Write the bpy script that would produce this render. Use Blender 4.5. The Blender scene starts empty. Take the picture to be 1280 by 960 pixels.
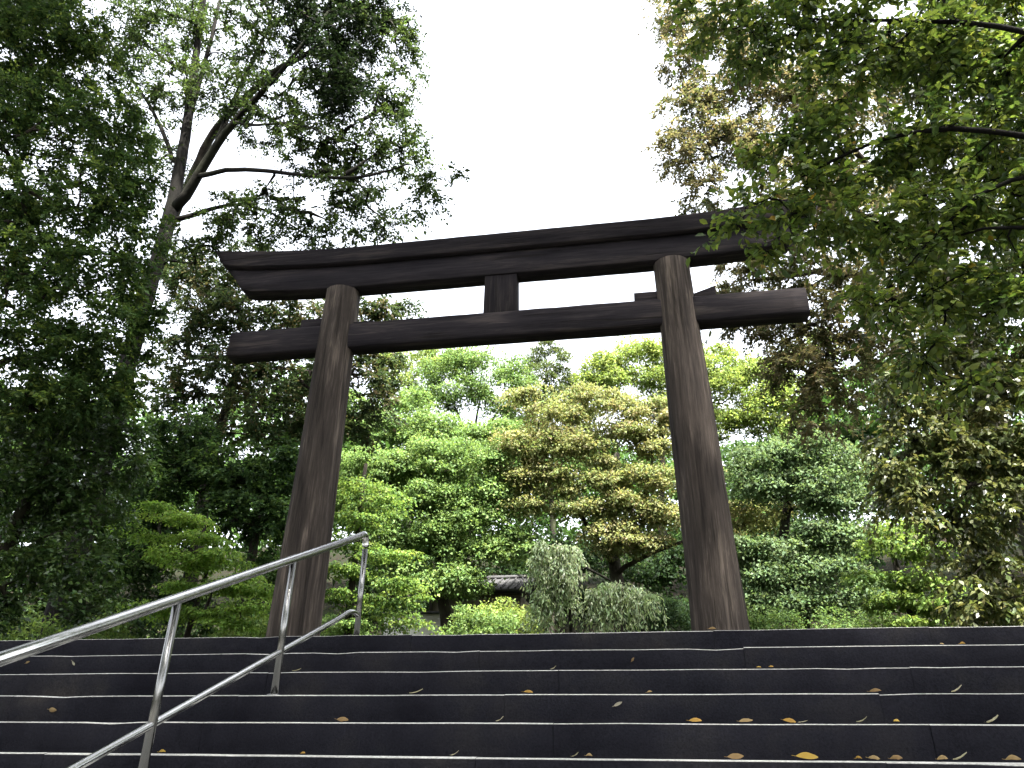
import bpy, math, random
import numpy as np
from mathutils import Matrix, Vector

scene = bpy.context.scene
COL = scene.collection

# ------------------------------------------------------------------ camera
F_PX = 961.0                                   # focal length in pixels of a 1280 px wide frame
CAM = np.array([0.0, 0.0, -0.917])
_d = np.array([-6240.0, -405.0, -F_PX])
_X = -_d / np.linalg.norm(_d)
_v = np.array([0.0, 1866.0, -F_PX]); _v[0] = -(_d[1]*_v[1] + _d[2]*_v[2]) / _d[0]
_Z = _v / np.linalg.norm(_v)
ROT = np.stack([_X, np.cross(_Z, _X), _Z])     # camera axes -> world axes
cd = bpy.data.cameras.new('camera'); cam = bpy.data.objects.new('camera', cd); COL.objects.link(cam)
cd.sensor_fit = 'HORIZONTAL'; cd.sensor_width = 36.0; cd.lens = 36.0 * F_PX / 1280.0
cd.clip_start = 0.05; cd.clip_end = 3000
m = Matrix([list(r) for r in ROT]).to_4x4(); m.translation = Vector(CAM)
cam.matrix_world = m
scene.camera = cam

# ------------------------------------------------------------------ sky, sun, exposure
SUN_EL, SUN_AZ = math.radians(62), math.radians(146)     # high behind the camera, to the right
w = bpy.data.worlds.new('World'); scene.world = w; w.use_nodes = True
nt = w.node_tree; nt.nodes.clear()
sky = nt.nodes.new('ShaderNodeTexSky'); sky.sky_type = 'NISHITA'; sky.sun_disc = False
sky.sun_elevation = SUN_EL; sky.sun_rotation = SUN_AZ
sky.air_density = 1.0; sky.dust_density = 4.0; sky.ozone_density = 1.0
hsv = nt.nodes.new('ShaderNodeHueSaturation'); hsv.inputs['Saturation'].default_value = 0.25   # thin white cloud veil
hsv.inputs['Value'].default_value = 1.0
bg = nt.nodes.new('ShaderNodeBackground'); bg.inputs['Strength'].default_value = 0.15
wo = nt.nodes.new('ShaderNodeOutputWorld')
nt.links.new(sky.outputs[0], hsv.inputs['Color']); nt.links.new(hsv.outputs[0], bg.inputs['Color']); nt.links.new(bg.outputs[0], wo.inputs[0])
sl = bpy.data.lights.new('sun', 'SUN'); sl.energy = 5.0; sl.angle = math.radians(2.0); sl.color = (1.0, 0.95, 0.86)
sun = bpy.data.objects.new('sun', sl); COL.objects.link(sun)
sdir = Vector((math.sin(SUN_AZ)*math.cos(SUN_EL), math.cos(SUN_AZ)*math.cos(SUN_EL), math.sin(SUN_EL)))
sun.rotation_euler = sdir.to_track_quat('Z', 'Y').to_euler(); sun.location = (0, 0, 60)
scene.view_settings.view_transform = 'Standard'; scene.view_settings.look = 'None'
scene.view_settings.gamma = 1.0; scene.view_settings.use_curve_mapping = False
scene.view_settings.exposure = 2.75
cy = scene.cycles
cy.max_bounces = 6; cy.diffuse_bounces = 3; cy.glossy_bounces = 2; cy.transmission_bounces = 4; cy.transparent_max_bounces = 4

# ------------------------------------------------------------------ helpers
def P(u, v, y):
    """point on the plane at distance y in front of the camera seen at photo pixel u, v"""
    d = ROT @ np.array([u - 640.0, 480.0 - v, -F_PX])
    return CAM + d * (y - CAM[1]) / d[1]
def mpp(p):
    """metres per photo pixel at point p"""
    return -((ROT.T @ (np.asarray(p) - CAM))[2]) / F_PX
def unit(a):
    return a / np.maximum(np.linalg.norm(a, axis=-1, keepdims=True), 1e-9)
def tag(o, label=None, cat=None, group=None, kind=None):
    if label: o['label'] = label
    if cat: o['category'] = cat
    if group: o['group'] = group
    if kind: o['kind'] = kind
    return o
def empty(name, loc):
    o = bpy.data.objects.new(name, None); COL.objects.link(o); o.location = [float(c) for c in loc]; o.empty_display_size = .2
    return o
def make_mesh(name, V, faces, mat, smooth=False, col=None):
    """faces: list of (k, n) int arrays, one per polygon size"""
    me = bpy.data.meshes.new(name)
    V = np.asarray(V, np.float32); me.vertices.add(len(V)); me.vertices.foreach_set('co', V.ravel())
    if not (isinstance(faces, list) and np.ndim(faces[0]) == 2): faces = [faces]
    faces = [np.asarray(f, np.int32) for f in faces if len(f)]
    li = np.concatenate([f.ravel() for f in faces]); sizes = np.concatenate([np.full(len(f), f.shape[1], np.int32) for f in faces])
    me.loops.add(len(li)); me.loops.foreach_set('vertex_index', li)
    me.polygons.add(len(sizes)); st = np.zeros(len(sizes), np.int32); st[1:] = np.cumsum(sizes)[:-1]
    me.polygons.foreach_set('loop_start', st); me.polygons.foreach_set('loop_total', sizes)
    if smooth: me.polygons.foreach_set('use_smooth', np.ones(len(sizes), bool))
    if col is not None:
        a = me.color_attributes.new('Col', 'FLOAT_COLOR', 'POINT')
        c = np.ones((len(V), 4), np.float32); c[:, :3] = col; a.data.foreach_set('color', c.ravel())
    me.update(calc_edges=True); me.validate()
    me.materials.append(mat)
    return me
def obj(name, me, parent=None, loc=None):
    o = bpy.data.objects.new(name, me); COL.objects.link(o)
    if parent is not None: o.parent = parent
    if loc is not None: o.location = [float(c) for c in loc]
    return o
def tube_geo(paths, sides, cap=True):
    """paths: list of (pts(n,3), radii(n)) -> verts, faces"""
    Vs, Q, N, off = [], [], [], 0
    ang = np.linspace(0, 2*np.pi, sides, endpoint=False)
    for pts, rad in paths:
        pts = np.asarray(pts, float); n = len(pts); rad = np.asarray(rad, float)*np.ones(n)
        t = np.gradient(pts, axis=0); t = unit(t)
        ref = np.array([0, 0, 1.0]) if abs(t[:, 2]).mean() < .8 else np.array([0.0, 1, 0])
        a = unit(np.cross(t, ref)); b = np.cross(t, a)
        ring = pts[:, None, :] + rad[:, None, None]*(np.cos(ang)[None, :, None]*a[:, None, :] + np.sin(ang)[None, :, None]*b[:, None, :])
        Vs.append(ring.reshape(-1, 3))
        i = np.arange(n-1)[:, None]*sides; j = np.arange(sides)[None, :]; j2 = (j+1) % sides
        q = np.stack([i+j, i+j2, i+sides+j2, i+sides+j], -1).reshape(-1, 4)[:, ::-1] + off
        Q.append(q)
        if cap:
            N.append(np.arange(sides) + off); N.append((np.arange(sides) + (n-1)*sides)[::-1] + off)
        off += n*sides
    return np.concatenate(Vs), [np.concatenate(Q)] + ([np.array(N)] if cap else [])
def vnoise(seed):
    r = np.random.RandomState(seed); k = r.normal(size=(6, 3)); ph = r.rand(6)*6.28
    def f(p, s=1.0):
        p = np.asarray(p)*s; return sum(np.sin(p @ (k[i]*(1+.5*i)) + ph[i])/(1+.6*i) for i in range(6))/2.6
    return f

# ------------------------------------------------------------------ materials
def mat(name):
    m = bpy.data.materials.new(name); m.use_nodes = True
    n = m.node_tree.nodes; return m, n, m.node_tree.links, n['Principled BSDF']
def N(n, t, **kw):
    x = n.new(t)
    for k, v in kw.items():
        if k in x.inputs: x.inputs[k].default_value = v
        else: setattr(x, k, v)
    return x
def ramp(n, stops):
    r = n.new('ShaderNodeValToRGB'); e = r.color_ramp.elements
    while len(e) < len(stops): e.new(.5)
    for i, (p, c) in enumerate(stops): e[i].position = p; e[i].color = (*c, 1)
    return r
def leaf_mat(name, trans=.4, rough=.42, spec=.35):
    m, n, l, b = mat(name)
    c = N(n, 'ShaderNodeAttribute', attribute_name='Col')
    l.new(c.outputs['Color'], b.inputs['Base Color']); b.inputs['Roughness'].default_value = rough
    b.inputs['Specular IOR Level'].default_value = spec
    g = N(n, 'ShaderNodeMix', data_type='RGBA', blend_type='MULTIPLY'); g.inputs['Factor'].default_value = 1
    g.inputs[7].default_value = (1.35, 1.3, .85, 1); l.new(c.outputs['Color'], g.inputs[6])
    t = n.new('ShaderNodeBsdfTranslucent'); l.new(g.outputs[2], t.inputs['Color'])
    mx = n.new('ShaderNodeMixShader'); mx.inputs[0].default_value = trans
    l.new(b.outputs[0], mx.inputs[1]); l.new(t.outputs[0], mx.inputs[2]); l.new(mx.outputs[0], n['Material Output'].inputs[0])
    return m
LEAF_THIN = leaf_mat('thin_leaf', .52, .4, .35); LEAF = leaf_mat('leaf', .4, .55, .1); LEAF_GLOSS = leaf_mat('glossy_leaf', .33, .3, .5)
def bark_mat(name, c1, c2, scale=6, moss=.5):
    m, n, l, b = mat(name)
    tc = n.new('ShaderNodeTexCoord'); mp = N(n, 'ShaderNodeMapping'); mp.inputs['Scale'].default_value = (1, 1, .22)
    l.new(tc.outputs['Object'], mp.inputs[0])
    a = N(n, 'ShaderNodeTexNoise', Scale=scale*2.0, Detail=6.0, Roughness=.65); l.new(mp.outputs[0], a.inputs['Vector'])
    g = N(n, 'ShaderNodeTexNoise', Scale=1.3, Detail=3.0); l.new(tc.outputs['Object'], g.inputs['Vector'])
    r = ramp(n, [(.3, c1), (.7, c2)]); l.new(a.outputs[0], r.inputs[0])
    r2 = ramp(n, [(.5, (0, 0, 0)), (.65, (1, 1, 1))]); l.new(g.outputs[0], r2.inputs[0])
    mx = N(n, 'ShaderNodeMix', data_type='RGBA'); mx.inputs[7].default_value = (.06, .07, .035, 1)
    ml = N(n, 'ShaderNodeMath', operation='MULTIPLY'); ml.inputs[1].default_value = moss
    l.new(r2.outputs[0], ml.inputs[0]); l.new(ml.outputs[0], mx.inputs[0]); l.new(r.outputs[0], mx.inputs[6])
    l.new(mx.outputs[2], b.inputs['Base Color']); b.inputs['Roughness'].default_value = .9; b.inputs['Specular IOR Level'].default_value = .08
    bp = N(n, 'ShaderNodeBump', Strength=.8, Distance=.03); l.new(a.outputs[0], bp.inputs['Height']); l.new(bp.outputs[0], b.inputs['Normal'])
    return m
BARK = bark_mat('bark_brown', (.012, .010, .009), (.04, .034, .028))
BARK_GREY = bark_mat('bark_grey', (.005, .0048, .0045), (.019, .018, .0145), 5, .15)
BARK_DARK = bark_mat('bark_dark', (.003, .003, .003), (.010, .009, .008), 5, .05)  # darker copy of the bark; the tall trunk's shade is put into it

def wood_mat(name, axis, c1, c2, c3):
    """weathered timber, grain along the given object axis"""
    m, n, l, b = mat(name)
    tc = n.new('ShaderNodeTexCoord')
    def stretched(s_along, s_across):
        mp = n.new('ShaderNodeMapping'); s = [s_across]*3; s[axis] = s_along; mp.inputs['Scale'].default_value = s
        l.new(tc.outputs['Object'], mp.inputs[0]); return mp
    f = N(n, 'ShaderNodeTexNoise', Scale=1.0, Detail=8.0, Roughness=.7, Distortion=.6); l.new(stretched(1.5, 30).outputs[0], f.inputs['Vector'])
    g = N(n, 'ShaderNodeTexNoise', Scale=1.0, Detail=4.0, Roughness=.55, Distortion=.5); l.new(stretched(.6, 4.5).outputs[0], g.inputs['Vector'])
    k = N(n, 'ShaderNodeTexNoise', Scale=1.0, Detail=3.0, Roughness=.6, Distortion=.25); l.new(stretched(.55, 13).outputs[0], k.inputs['Vector'])
    r = ramp(n, [(.34, c1), (.52, c2), (.70, c3)])
    ad = N(n, 'ShaderNodeMath', operation='ADD'); m1 = N(n, 'ShaderNodeMath', operation='MULTIPLY'); m1.inputs[1].default_value = .45
    m2 = N(n, 'ShaderNodeMath', operation='MULTIPLY'); m2.inputs[1].default_value = .55
    l.new(f.outputs[0], m1.inputs[0]); l.new(g.outputs[0], m2.inputs[0]); l.new(m1.outputs[0], ad.inputs[0]); l.new(m2.outputs[0], ad.inputs[1])
    l.new(ad.outputs[0], r.inputs[0])
    ck = ramp(n, [(.345, (1, 1, 1)), (.385, (0, 0, 0))]); l.new(k.outputs[0], ck.inputs[0])       # drying checks
    mx = N(n, 'ShaderNodeMix', data_type='RGBA'); mx.inputs[7].default_value = (.012, .010, .008, 1)
    mm = N(n, 'ShaderNodeMath', operation='MULTIPLY'); mm.inputs[1].default_value = .5
    l.new(ck.outputs[0], mm.inputs[0]); l.new(mm.outputs[0], mx.inputs[0]); l.new(r.outputs[0], mx.inputs[6]); l.new(mx.outputs[2], b.inputs['Base Color'])
    b.inputs['Roughness'].default_value = .78; b.inputs['Specular IOR Level'].default_value = .07
    h = N(n, 'ShaderNodeMath', operation='SUBTRACT'); l.new(f.outputs[0], h.inputs[0]); l.new(ck.outputs[0], h.inputs[1])
    bp = N(n, 'ShaderNodeBump', Strength=.6, Distance=.012); l.new(h.outputs[0], bp.inputs['Height']); l.new(bp.outputs[0], b.inputs['Normal'])
    return m
WOOD_Z = wood_mat('weathered_wood_upright', 2, (.011, .009, .0085), (.048, .039, .034), (.18, .145, .12))
WOOD_X = wood_mat('weathered_wood_level', 0, (.009, .008, .0105), (.025, .0215, .0245), (.075, .062, .057))

WOOD_DARK = wood_mat('weathered_wood_strut', 2, (.008, .0072, .009), (.018, .0155, .0175), (.05, .042, .039))
def stone_mat():
    m, n, l, b = mat('step_stone')
    ge = n.new('ShaderNodeNewGeometry'); tc = n.new('ShaderNodeTexCoord')
    a = N(n, 'ShaderNodeTexNoise', Scale=1.7, Detail=7.0, Roughness=.65); l.new(ge.outputs['Position'], a.inputs['Vector'])
    f = N(n, 'ShaderNodeTexNoise', Scale=85.0, Detail=4.0, Roughness=.7); l.new(ge.outputs['Position'], f.inputs['Vector'])
    at = N(n, 'ShaderNodeAttribute', attribute_name='Col')
    # worn pale treads, algae-dark risers; sky-lit edge and riser shade are painted in too
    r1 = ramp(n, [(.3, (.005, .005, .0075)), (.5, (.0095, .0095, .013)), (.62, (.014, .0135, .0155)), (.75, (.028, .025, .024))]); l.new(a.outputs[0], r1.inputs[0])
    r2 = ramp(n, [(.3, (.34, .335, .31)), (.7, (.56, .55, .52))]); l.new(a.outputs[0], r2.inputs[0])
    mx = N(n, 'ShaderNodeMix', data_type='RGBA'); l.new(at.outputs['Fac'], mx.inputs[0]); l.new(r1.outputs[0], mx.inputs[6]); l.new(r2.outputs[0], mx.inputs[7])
    sp = ramp(n, [(.35, (.6, .6, .6)), (.7, (1.35, 1.35, 1.35))]); l.new(f.outputs[0], sp.inputs[0])
    mu = N(n, 'ShaderNodeMix', data_type='RGBA', blend_type='MULTIPLY'); mu.inputs[0].default_value = 1
    l.new(mx.outputs[2], mu.inputs[6]); l.new(sp.outputs[0], mu.inputs[7]); l.new(mu.outputs[2], b.inputs['Base Color'])
    b.inputs['Roughness'].default_value = .9; b.inputs['Specular IOR Level'].default_value = .06
    bp = N(n, 'ShaderNodeBump', Strength=.5, Distance=.006); l.new(f.outputs[0], bp.inputs['Height']); l.new(bp.outputs[0], b.inputs['Normal'])
    return m
STONE = stone_mat()
def ground_mat():
    m, n, l, b = mat('leaf_litter_soil')
    ge = n.new('ShaderNodeNewGeometry')
    a = N(n, 'ShaderNodeTexNoise', Scale=.35, Detail=6.0); l.new(ge.outputs['Position'], a.inputs['Vector'])
    f = N(n, 'ShaderNodeTexVoronoi', Scale=14.0); l.new(ge.outputs['Position'], f.inputs['Vector'])
    r = ramp(n, [(.35, (.016, .013, .009)), (.55, (.015, .017, .009)), (.7, (.014, .022, .009))]); l.new(a.outputs[0], r.inputs[0])
    mu = N(n, 'ShaderNodeMix', data_type='RGBA', blend_type='MULTIPLY'); mu.inputs[0].default_value = .5
    l.new(r.outputs[0], mu.inputs[6]); l.new(f.outputs['Color'], mu.inputs[7]); l.new(mu.outputs[2], b.inputs['Base Color'])
    b.inputs['Roughness'].default_value = .95; b.inputs['Specular IOR Level'].default_value = .05
    bp = N(n, 'ShaderNodeBump', Strength=.7, Distance=.05); l.new(f.outputs[0], bp.inputs['Height']); l.new(bp.outputs[0], b.inputs['Normal'])
    return m
GROUND = ground_mat()
def plain_mat(name, c, rough=.8, metal=0.0, var=.25, scale=8.0, bump=.2):
    m, n, l, b = mat(name)
    tc = n.new('ShaderNodeTexCoord'); a = N(n, 'ShaderNodeTexNoise', Scale=scale, Detail=6.0, Roughness=.6); l.new(tc.outputs['Object'], a.inputs['Vector'])
    r = ramp(n, [(.3, tuple(x*(1-var) for x in c)), (.7, tuple(min(1, x*(1+var)) for x in c))]); l.new(a.outputs[0], r.inputs[0])
    l.new(r.outputs[0], b.inputs['Base Color']); b.inputs['Roughness'].default_value = rough; b.inputs['Metallic'].default_value = metal
    bp = N(n, 'ShaderNodeBump', Strength=bump, Distance=.01); l.new(a.outputs[0], bp.inputs['Height']); l.new(bp.outputs[0], b.inputs['Normal'])
    return m
def steel_mat(name='brushed_steel', k=1.0):
    m, n, l, b = mat(name)
    tc = n.new('ShaderNodeTexCoord')
    a = N(n, 'ShaderNodeTexNoise', Scale=30.0, Detail=5.0, Roughness=.7); l.new(tc.outputs['Object'], a.inputs['Vector'])
    d = N(n, 'ShaderNodeTexNoise', Scale=4.0, Detail=4.0); l.new(tc.outputs['Object'], d.inputs['Vector'])
    r = ramp(n, [(.35, (.46*k, .455*k, .445*k)), (.65, (.54*k, .54*k, .53*k))]); l.new(d.outputs[0], r.inputs[0]); l.new(r.outputs[0], b.inputs['Base Color'])
    rr = ramp(n, [(.3, (.17,)*3), (.7, (.26,)*3)]); l.new(a.outputs[0], rr.inputs[0]); l.new(rr.outputs[0], b.inputs['Roughness'])
    b.inputs['Metallic'].default_value = 1.0
    return m
STEEL = steel_mat()
STEEL_REFLECT_DARK = steel_mat('dark_reflection_steel', .36)  # same steel darkened: reflections of dark surroundings put into the post colour
PLASTER = plain_mat('aged_plaster', (.22, .19, .14), .9, 0, .15, 3)
WHITE_PLASTER = plain_mat('white_plaster', (.72, .70, .66), .9, 0, .08, 3)
ROOF = plain_mat('grey_roof_tile', (.03, .03, .032), .85, 0, .3, 6)
TIMBER = plain_mat('dark_timber', (.05, .04, .03), .8, 0, .3, 9)
PAVING = plain_mat('paving_stone', (.20, .195, .18), .9, 0, .3, 5)

# ------------------------------------------------------------------ terrain
STEP_H, STEP_D, TOP_Y = .165, .343, 5.489
N_STEPS = 14
BASE_Z = -N_STEPS*STEP_H
XL, XR = -10.6, 9.4                 # ends of the flight
tn = vnoise(3)
def ground_z(x, y):
    x = np.asarray(x, float); y = np.asarray(y, float)
    z = np.where(y > 11.0, .152*(y-11.0), 0.0)
    z = np.where(y > 60, .152*49 + (y-60)*.05, z)
    z = np.where(y > 160, .152*49 + 5, z)
    rise = np.clip(np.maximum(y - 46, np.abs(x) - 34), 0, 28); z = z + .42*rise*np.clip(rise/6, 0, 1)
    slope = np.clip((y - TOP_Y)*(STEP_H/STEP_D), BASE_Z, 0)
    z = np.where(y < TOP_Y, slope + .42*np.clip(np.abs(x) - 34, 0, 28), z)
    side = np.maximum(np.maximum(XL - x, x - XR), 0)
    inside = (side <= 0) & (y < 11)
    bank = np.clip(side*.25, 0, 1.6)
    nz = tn(np.stack([x*.4, y*.4, 0*x], -1))*.12
    z = z + np.where(inside, 0, bank*.5 + nz*np.clip(side + np.maximum(y-11, 0), 0, 1))
    under = (side <= 0) & (y < TOP_Y + .25)
    return z - np.where(under, .45, 0) - np.where(inside & ~under, .03, 0)
gx = np.concatenate([np.linspace(-400, -45, 14), np.linspace(-40, -14, 27), np.linspace(-13, 13, 79), np.linspace(14, 40, 27), np.linspace(45, 400, 14)])
gx = np.sort(np.concatenate([gx, [XL-.02, XL+.02, XR-.02, XR+.02]]))
gy = np.concatenate([np.linspace(-300, -12, 12), np.linspace(-10, 22, 97), np.linspace(23, 70, 48), np.linspace(75, 600, 20)])
gy = np.sort(np.concatenate([gy, [TOP_Y+.24, TOP_Y+.26]]))
GX, GY = np.meshgrid(gx, gy)
V = np.stack([GX, GY, ground_z(GX, GY)], -1).reshape(-1, 3)
nx, ny = len(gx), len(gy)
i = np.arange(ny-1)[:, None]*nx + np.arange(nx-1)[None, :]
q = np.stack([i, i+1, i+nx+1, i+nx], -1).reshape(-1, 4)
g = obj('ground', make_mesh('ground', V, q, GROUND, True)); tag(g, 'dark leaf littered soil rising to the wood behind the gate', kind='structure')

# landing the photographer stands on, laid in flagstones
land = obj('landing', make_mesh('landing', [(XL, -9, BASE_Z-.03), (XR, -9, BASE_Z-.03), (XR, .7, BASE_Z-.03), (XL, .7, BASE_Z-.03)], [[0, 1, 2, 3]], PAVING))
tag(land, 'stone landing below the steps', kind='structure')

# ------------------------------------------------------------------ stone steps
def step_stone(x0, x1, seed, tread):
    """one long block: riser, rounded nose, tread"""
    r = np.random.RandomState(seed)
    n = max(3, int((x1-x0)/.16)); xs = np.linspace(x0+.0012, x1-.0012, n+1)
    hz = r.normal(0, .0013); fy = r.normal(0, .0016)
    nose = .0085 + r.rand()*.003
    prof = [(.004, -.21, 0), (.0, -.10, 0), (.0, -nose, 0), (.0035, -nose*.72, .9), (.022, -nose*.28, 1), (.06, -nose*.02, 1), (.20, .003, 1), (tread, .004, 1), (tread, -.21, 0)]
    V, C = [], []
    wob = np.convolve(r.normal(0, .0018, n+7), np.ones(3)/3, 'same')[3:3+n+1]; chip = (r.rand(n+1) < .07)*r.rand(n+1)*.010
    for k, x in enumerate(xs):
        for j, (py, pz, c) in enumerate(prof):
            e = 1 if 2 <= j <= 5 else 0
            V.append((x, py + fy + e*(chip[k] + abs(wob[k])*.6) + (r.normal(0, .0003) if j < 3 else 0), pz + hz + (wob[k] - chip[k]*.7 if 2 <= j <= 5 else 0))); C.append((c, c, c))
    m_ = len(prof)
    i = np.arange(n)[:, None]*m_ + np.arange(m_-1)[None, :]
    q = np.stack([i, i+1, i+m_+1, i+m_], -1).reshape(-1, 4)[:, ::-1]
    V = np.array(V); C = np.array(C, float); nv = len(V)
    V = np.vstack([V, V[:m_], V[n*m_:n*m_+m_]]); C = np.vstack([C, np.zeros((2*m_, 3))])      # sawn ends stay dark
    caps = np.array([np.arange(m_) + nv, np.arange(m_)[::-1] + nv + m_])
    return V, [q, caps], C
stairs = empty('stairs', (0, TOP_Y, 0)); tag(stairs, 'broad flight of stone steps, shade painted into dark risers, light into worn edges', kind='structure')
rs = np.random.RandomState(11)
for s in range(N_STEPS):                       # s = 0 is the top step
    y = TOP_Y - s*STEP_D; z = -s*STEP_H
    x = XL - rs.rand()*.0
    first = True
    while x < XR - .01:
        L = 1.25 + rs.rand()*.95
        if first: L *= .4 + .6*rs.rand(); first = False
        x1 = min(XR, x + L)
        if XR - x1 < .5: x1 = XR
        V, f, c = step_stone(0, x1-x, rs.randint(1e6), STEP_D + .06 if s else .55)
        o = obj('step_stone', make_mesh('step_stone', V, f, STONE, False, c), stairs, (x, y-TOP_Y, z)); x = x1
# ------------------------------------------------------------------ torii
TY = 10.0; TXC = -1.92
torii = empty('torii_gate', (TXC, TY, 0)); tag(torii, 'huge weathered dark timber torii gate standing above the steps', 'torii gate')
def pillar(xb, xt, h, rb, rt, seed):
    r = np.random.RandomState(seed); ns, nr = 96, 70
    a = np.linspace(0, 2*np.pi, ns, endpoint=False); zz = np.linspace(-.3, h, nr)
    t = np.clip(zz/h, 0, 1); R = rb + (rt-rb)*(t**.85)
    R = R*(1 + .012*np.sin(zz*1.7+seed))
    nz = vnoise(seed)
    ZZ, AA = np.meshgrid(zz, a, indexing='ij'); RR = R[:, None]*np.ones_like(AA)
    RR += .008*nz(np.stack([np.cos(AA)*1.3, np.sin(AA)*1.3, ZZ*.22], -1), 1.6) + .005*np.sin(AA*12 + seed)*np.cos(AA*5)
    for _ in range(13):                                  # drying cracks, long and narrow
        a0 = r.rand()*6.283; z0 = r.rand()*h; ln = .6 + r.rand()*1.9; dp = .008 + r.rand()*.018
        da = (AA - a0 - .03*np.sin(ZZ*1.3) + np.pi) % (2*np.pi) - np.pi
        RR -= dp*np.exp(-(da/.035)**2)*np.clip(1-((ZZ-z0)/ln)**2, 0, 1)
    top = zz[-1]; RR[-1] -= .03; ZZ[-1] -= .0; ZZ[-2] = top - .02
    cx = xb + (xt-xb)*t
    V = np.stack([cx[:, None] + RR*np.cos(AA), RR*np.sin(AA), ZZ], -1).reshape(-1, 3)
    i = np.arange(nr-1)[:, None]*ns; j = np.arange(ns)[None, :]; j2 = (j+1) % ns
    q = np.stack([i+j, i+j2, i+ns+j2, i+ns+j], -1).reshape(-1, 4)
    cap = (np.arange(ns) + (nr-1)*ns)[None, :]
    return V, [q, cap]
PH = 6.21
for sx, xb, xt, rb, rt, sd in ((-1, -2.73, -2.66, .365, .272, 5), (1, 2.83, 2.66, .355, .275, 8)):
    V, f = pillar(xb, xt, PH, rb, rt, sd)
    o = obj('pillar', make_mesh('pillar', V, f, WOOD_Z, True), torii)
    o['label'] = 'round tapering pillar on the side of the handrail' if sx < 0 else 'round tapering pillar under the overhanging branch'
def beam(xs, section, skew=0.0, rnd=0.0, seed=1):
    """sweep a (y,z) section along x; section(x) -> (k,2); ends skewed by z"""
    rr = np.random.RandomState(seed); V = []
    for x in xs:
        s = np.asarray(section(x), float)
        t = np.clip(abs(x)/abs(xs[-1]), 0, 1)
        zc = s[:, 1] - s[:, 1].min(); hh = max(zc.max(), 1e-6)
        end = np.clip((t-.9)/.1, 0, 1)
        px = x + np.sign(x)*end*skew*(zc/hh - 1.0)
        V += [(px[k], s[k, 0] + rr.normal(0, rnd), s[k, 1] + rr.normal(0, rnd)) for k in range(len(s))]
    k = len(s); n = len(xs); i = np.arange(n-1)[:, None]*k; j = np.arange(k)[None, :]; j2 = (j+1) % k
    q = np.stack([i+j, i+j2, i+k+j2, i+k+j], -1).reshape(-1, 4)
    return np.array(V), [q, np.array([np.arange(k)[::-1], np.arange(k) + (n-1)*k])]
def sori(x):                                           # slight upward sweep of the lintel towards its ends
    return .20*max(0, (abs(x)-2.2)/2.8)**2.0
def sec_shimaki(x):
    u = sori(x)*.8
    return [(-.155, PH+u+.012), (-.143, PH+u), (.143, PH+u), (.155, PH+u+.012), (.165, PH+.43+u), (-.165, PH+.43+u)]
def sec_kasagi(x):
    u = sori(x)
    return [(-.26, PH+.432+u+.01), (-.25, PH+.432+u*.9), (.25, PH+.432+u*.9), (.26, PH+.442+u), (.29, PH+.66+u), (.03, PH+.76+u), (-.29, PH+.70+u), (-.285, PH+.685+u)]
xs = np.linspace(-4.72, 4.72, 60)
V, f = beam(xs, sec_shimaki, .30, .001, 2); obj('shimaki', make_mesh('shimaki', V, f, WOOD_X), torii)
xs = np.linspace(-5.02, 5.02, 64)
V, f = beam(xs, sec_kasagi, .22, .001, 3); obj('kasagi', make_mesh('kasagi', V, f, WOOD_X), torii)
def sec_nuki(x):
    w = .002*math.sin(x*2.1)
    return [(-.150, 5.105+w*.4), (-.125, 5.075), (.125, 5.075), (.150, 5.105), (.154, 5.30), (.150, 5.49), (.12, 5.52-w*.3), (-.12, 5.52-w*.3), (-.150, 5.485), (-.156, 5.30)]
V, f = beam(np.linspace(-4.45, 4.52, 40), sec_nuki, 0, .002, 4); obj('nuki', make_mesh('nuki', V, f, WOOD_X), torii)
def box(x0, x1, y0, y1, z0, z1, bev=.008):
    c = []
    V = [(x0, y0, z0), (x1, y0, z0), (x1, y1, z0), (x0, y1, z0), (x0, y0, z1), (x1, y0, z1), (x1, y1, z1), (x0, y1, z1)]
    return np.array(V, float), np.array([(0, 3, 2, 1), (4, 5, 6, 7), (0, 1, 5, 4), (1, 2, 6, 5), (2, 3, 7, 6), (3, 0, 4, 7)])
V, f = box(-.265, .265, -.125, .125, 5.50, PH+.01); V[4:, 0] *= .97
o = obj('gakuzuka', make_mesh('gakuzuka', V, f, WOOD_DARK), torii)
mb = o.modifiers.new('bevel', 'BEVEL'); mb.width = .012; mb.segments = 2
for xa, xb2, za, zb in ((2.06, 2.42, 5.70, 5.70), (2.92, 3.27, 5.60, 5.72), (-3.30, -2.93, 5.70, 5.70), (-2.42, -2.06, 5.58, 5.58)):   # wedges on the nuki
    V, f = box(xa, xb2, -.07, .07, 5.505, 5.6); V[[4, 7], 2] = za; V[[5, 6], 2] = zb
    o = obj('wedge', make_mesh('wedge', V, f, WOOD_X), torii)
    mb = o.modifiers.new('bevel', 'BEVEL'); mb.width = .008; mb.segments = 2

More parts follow.
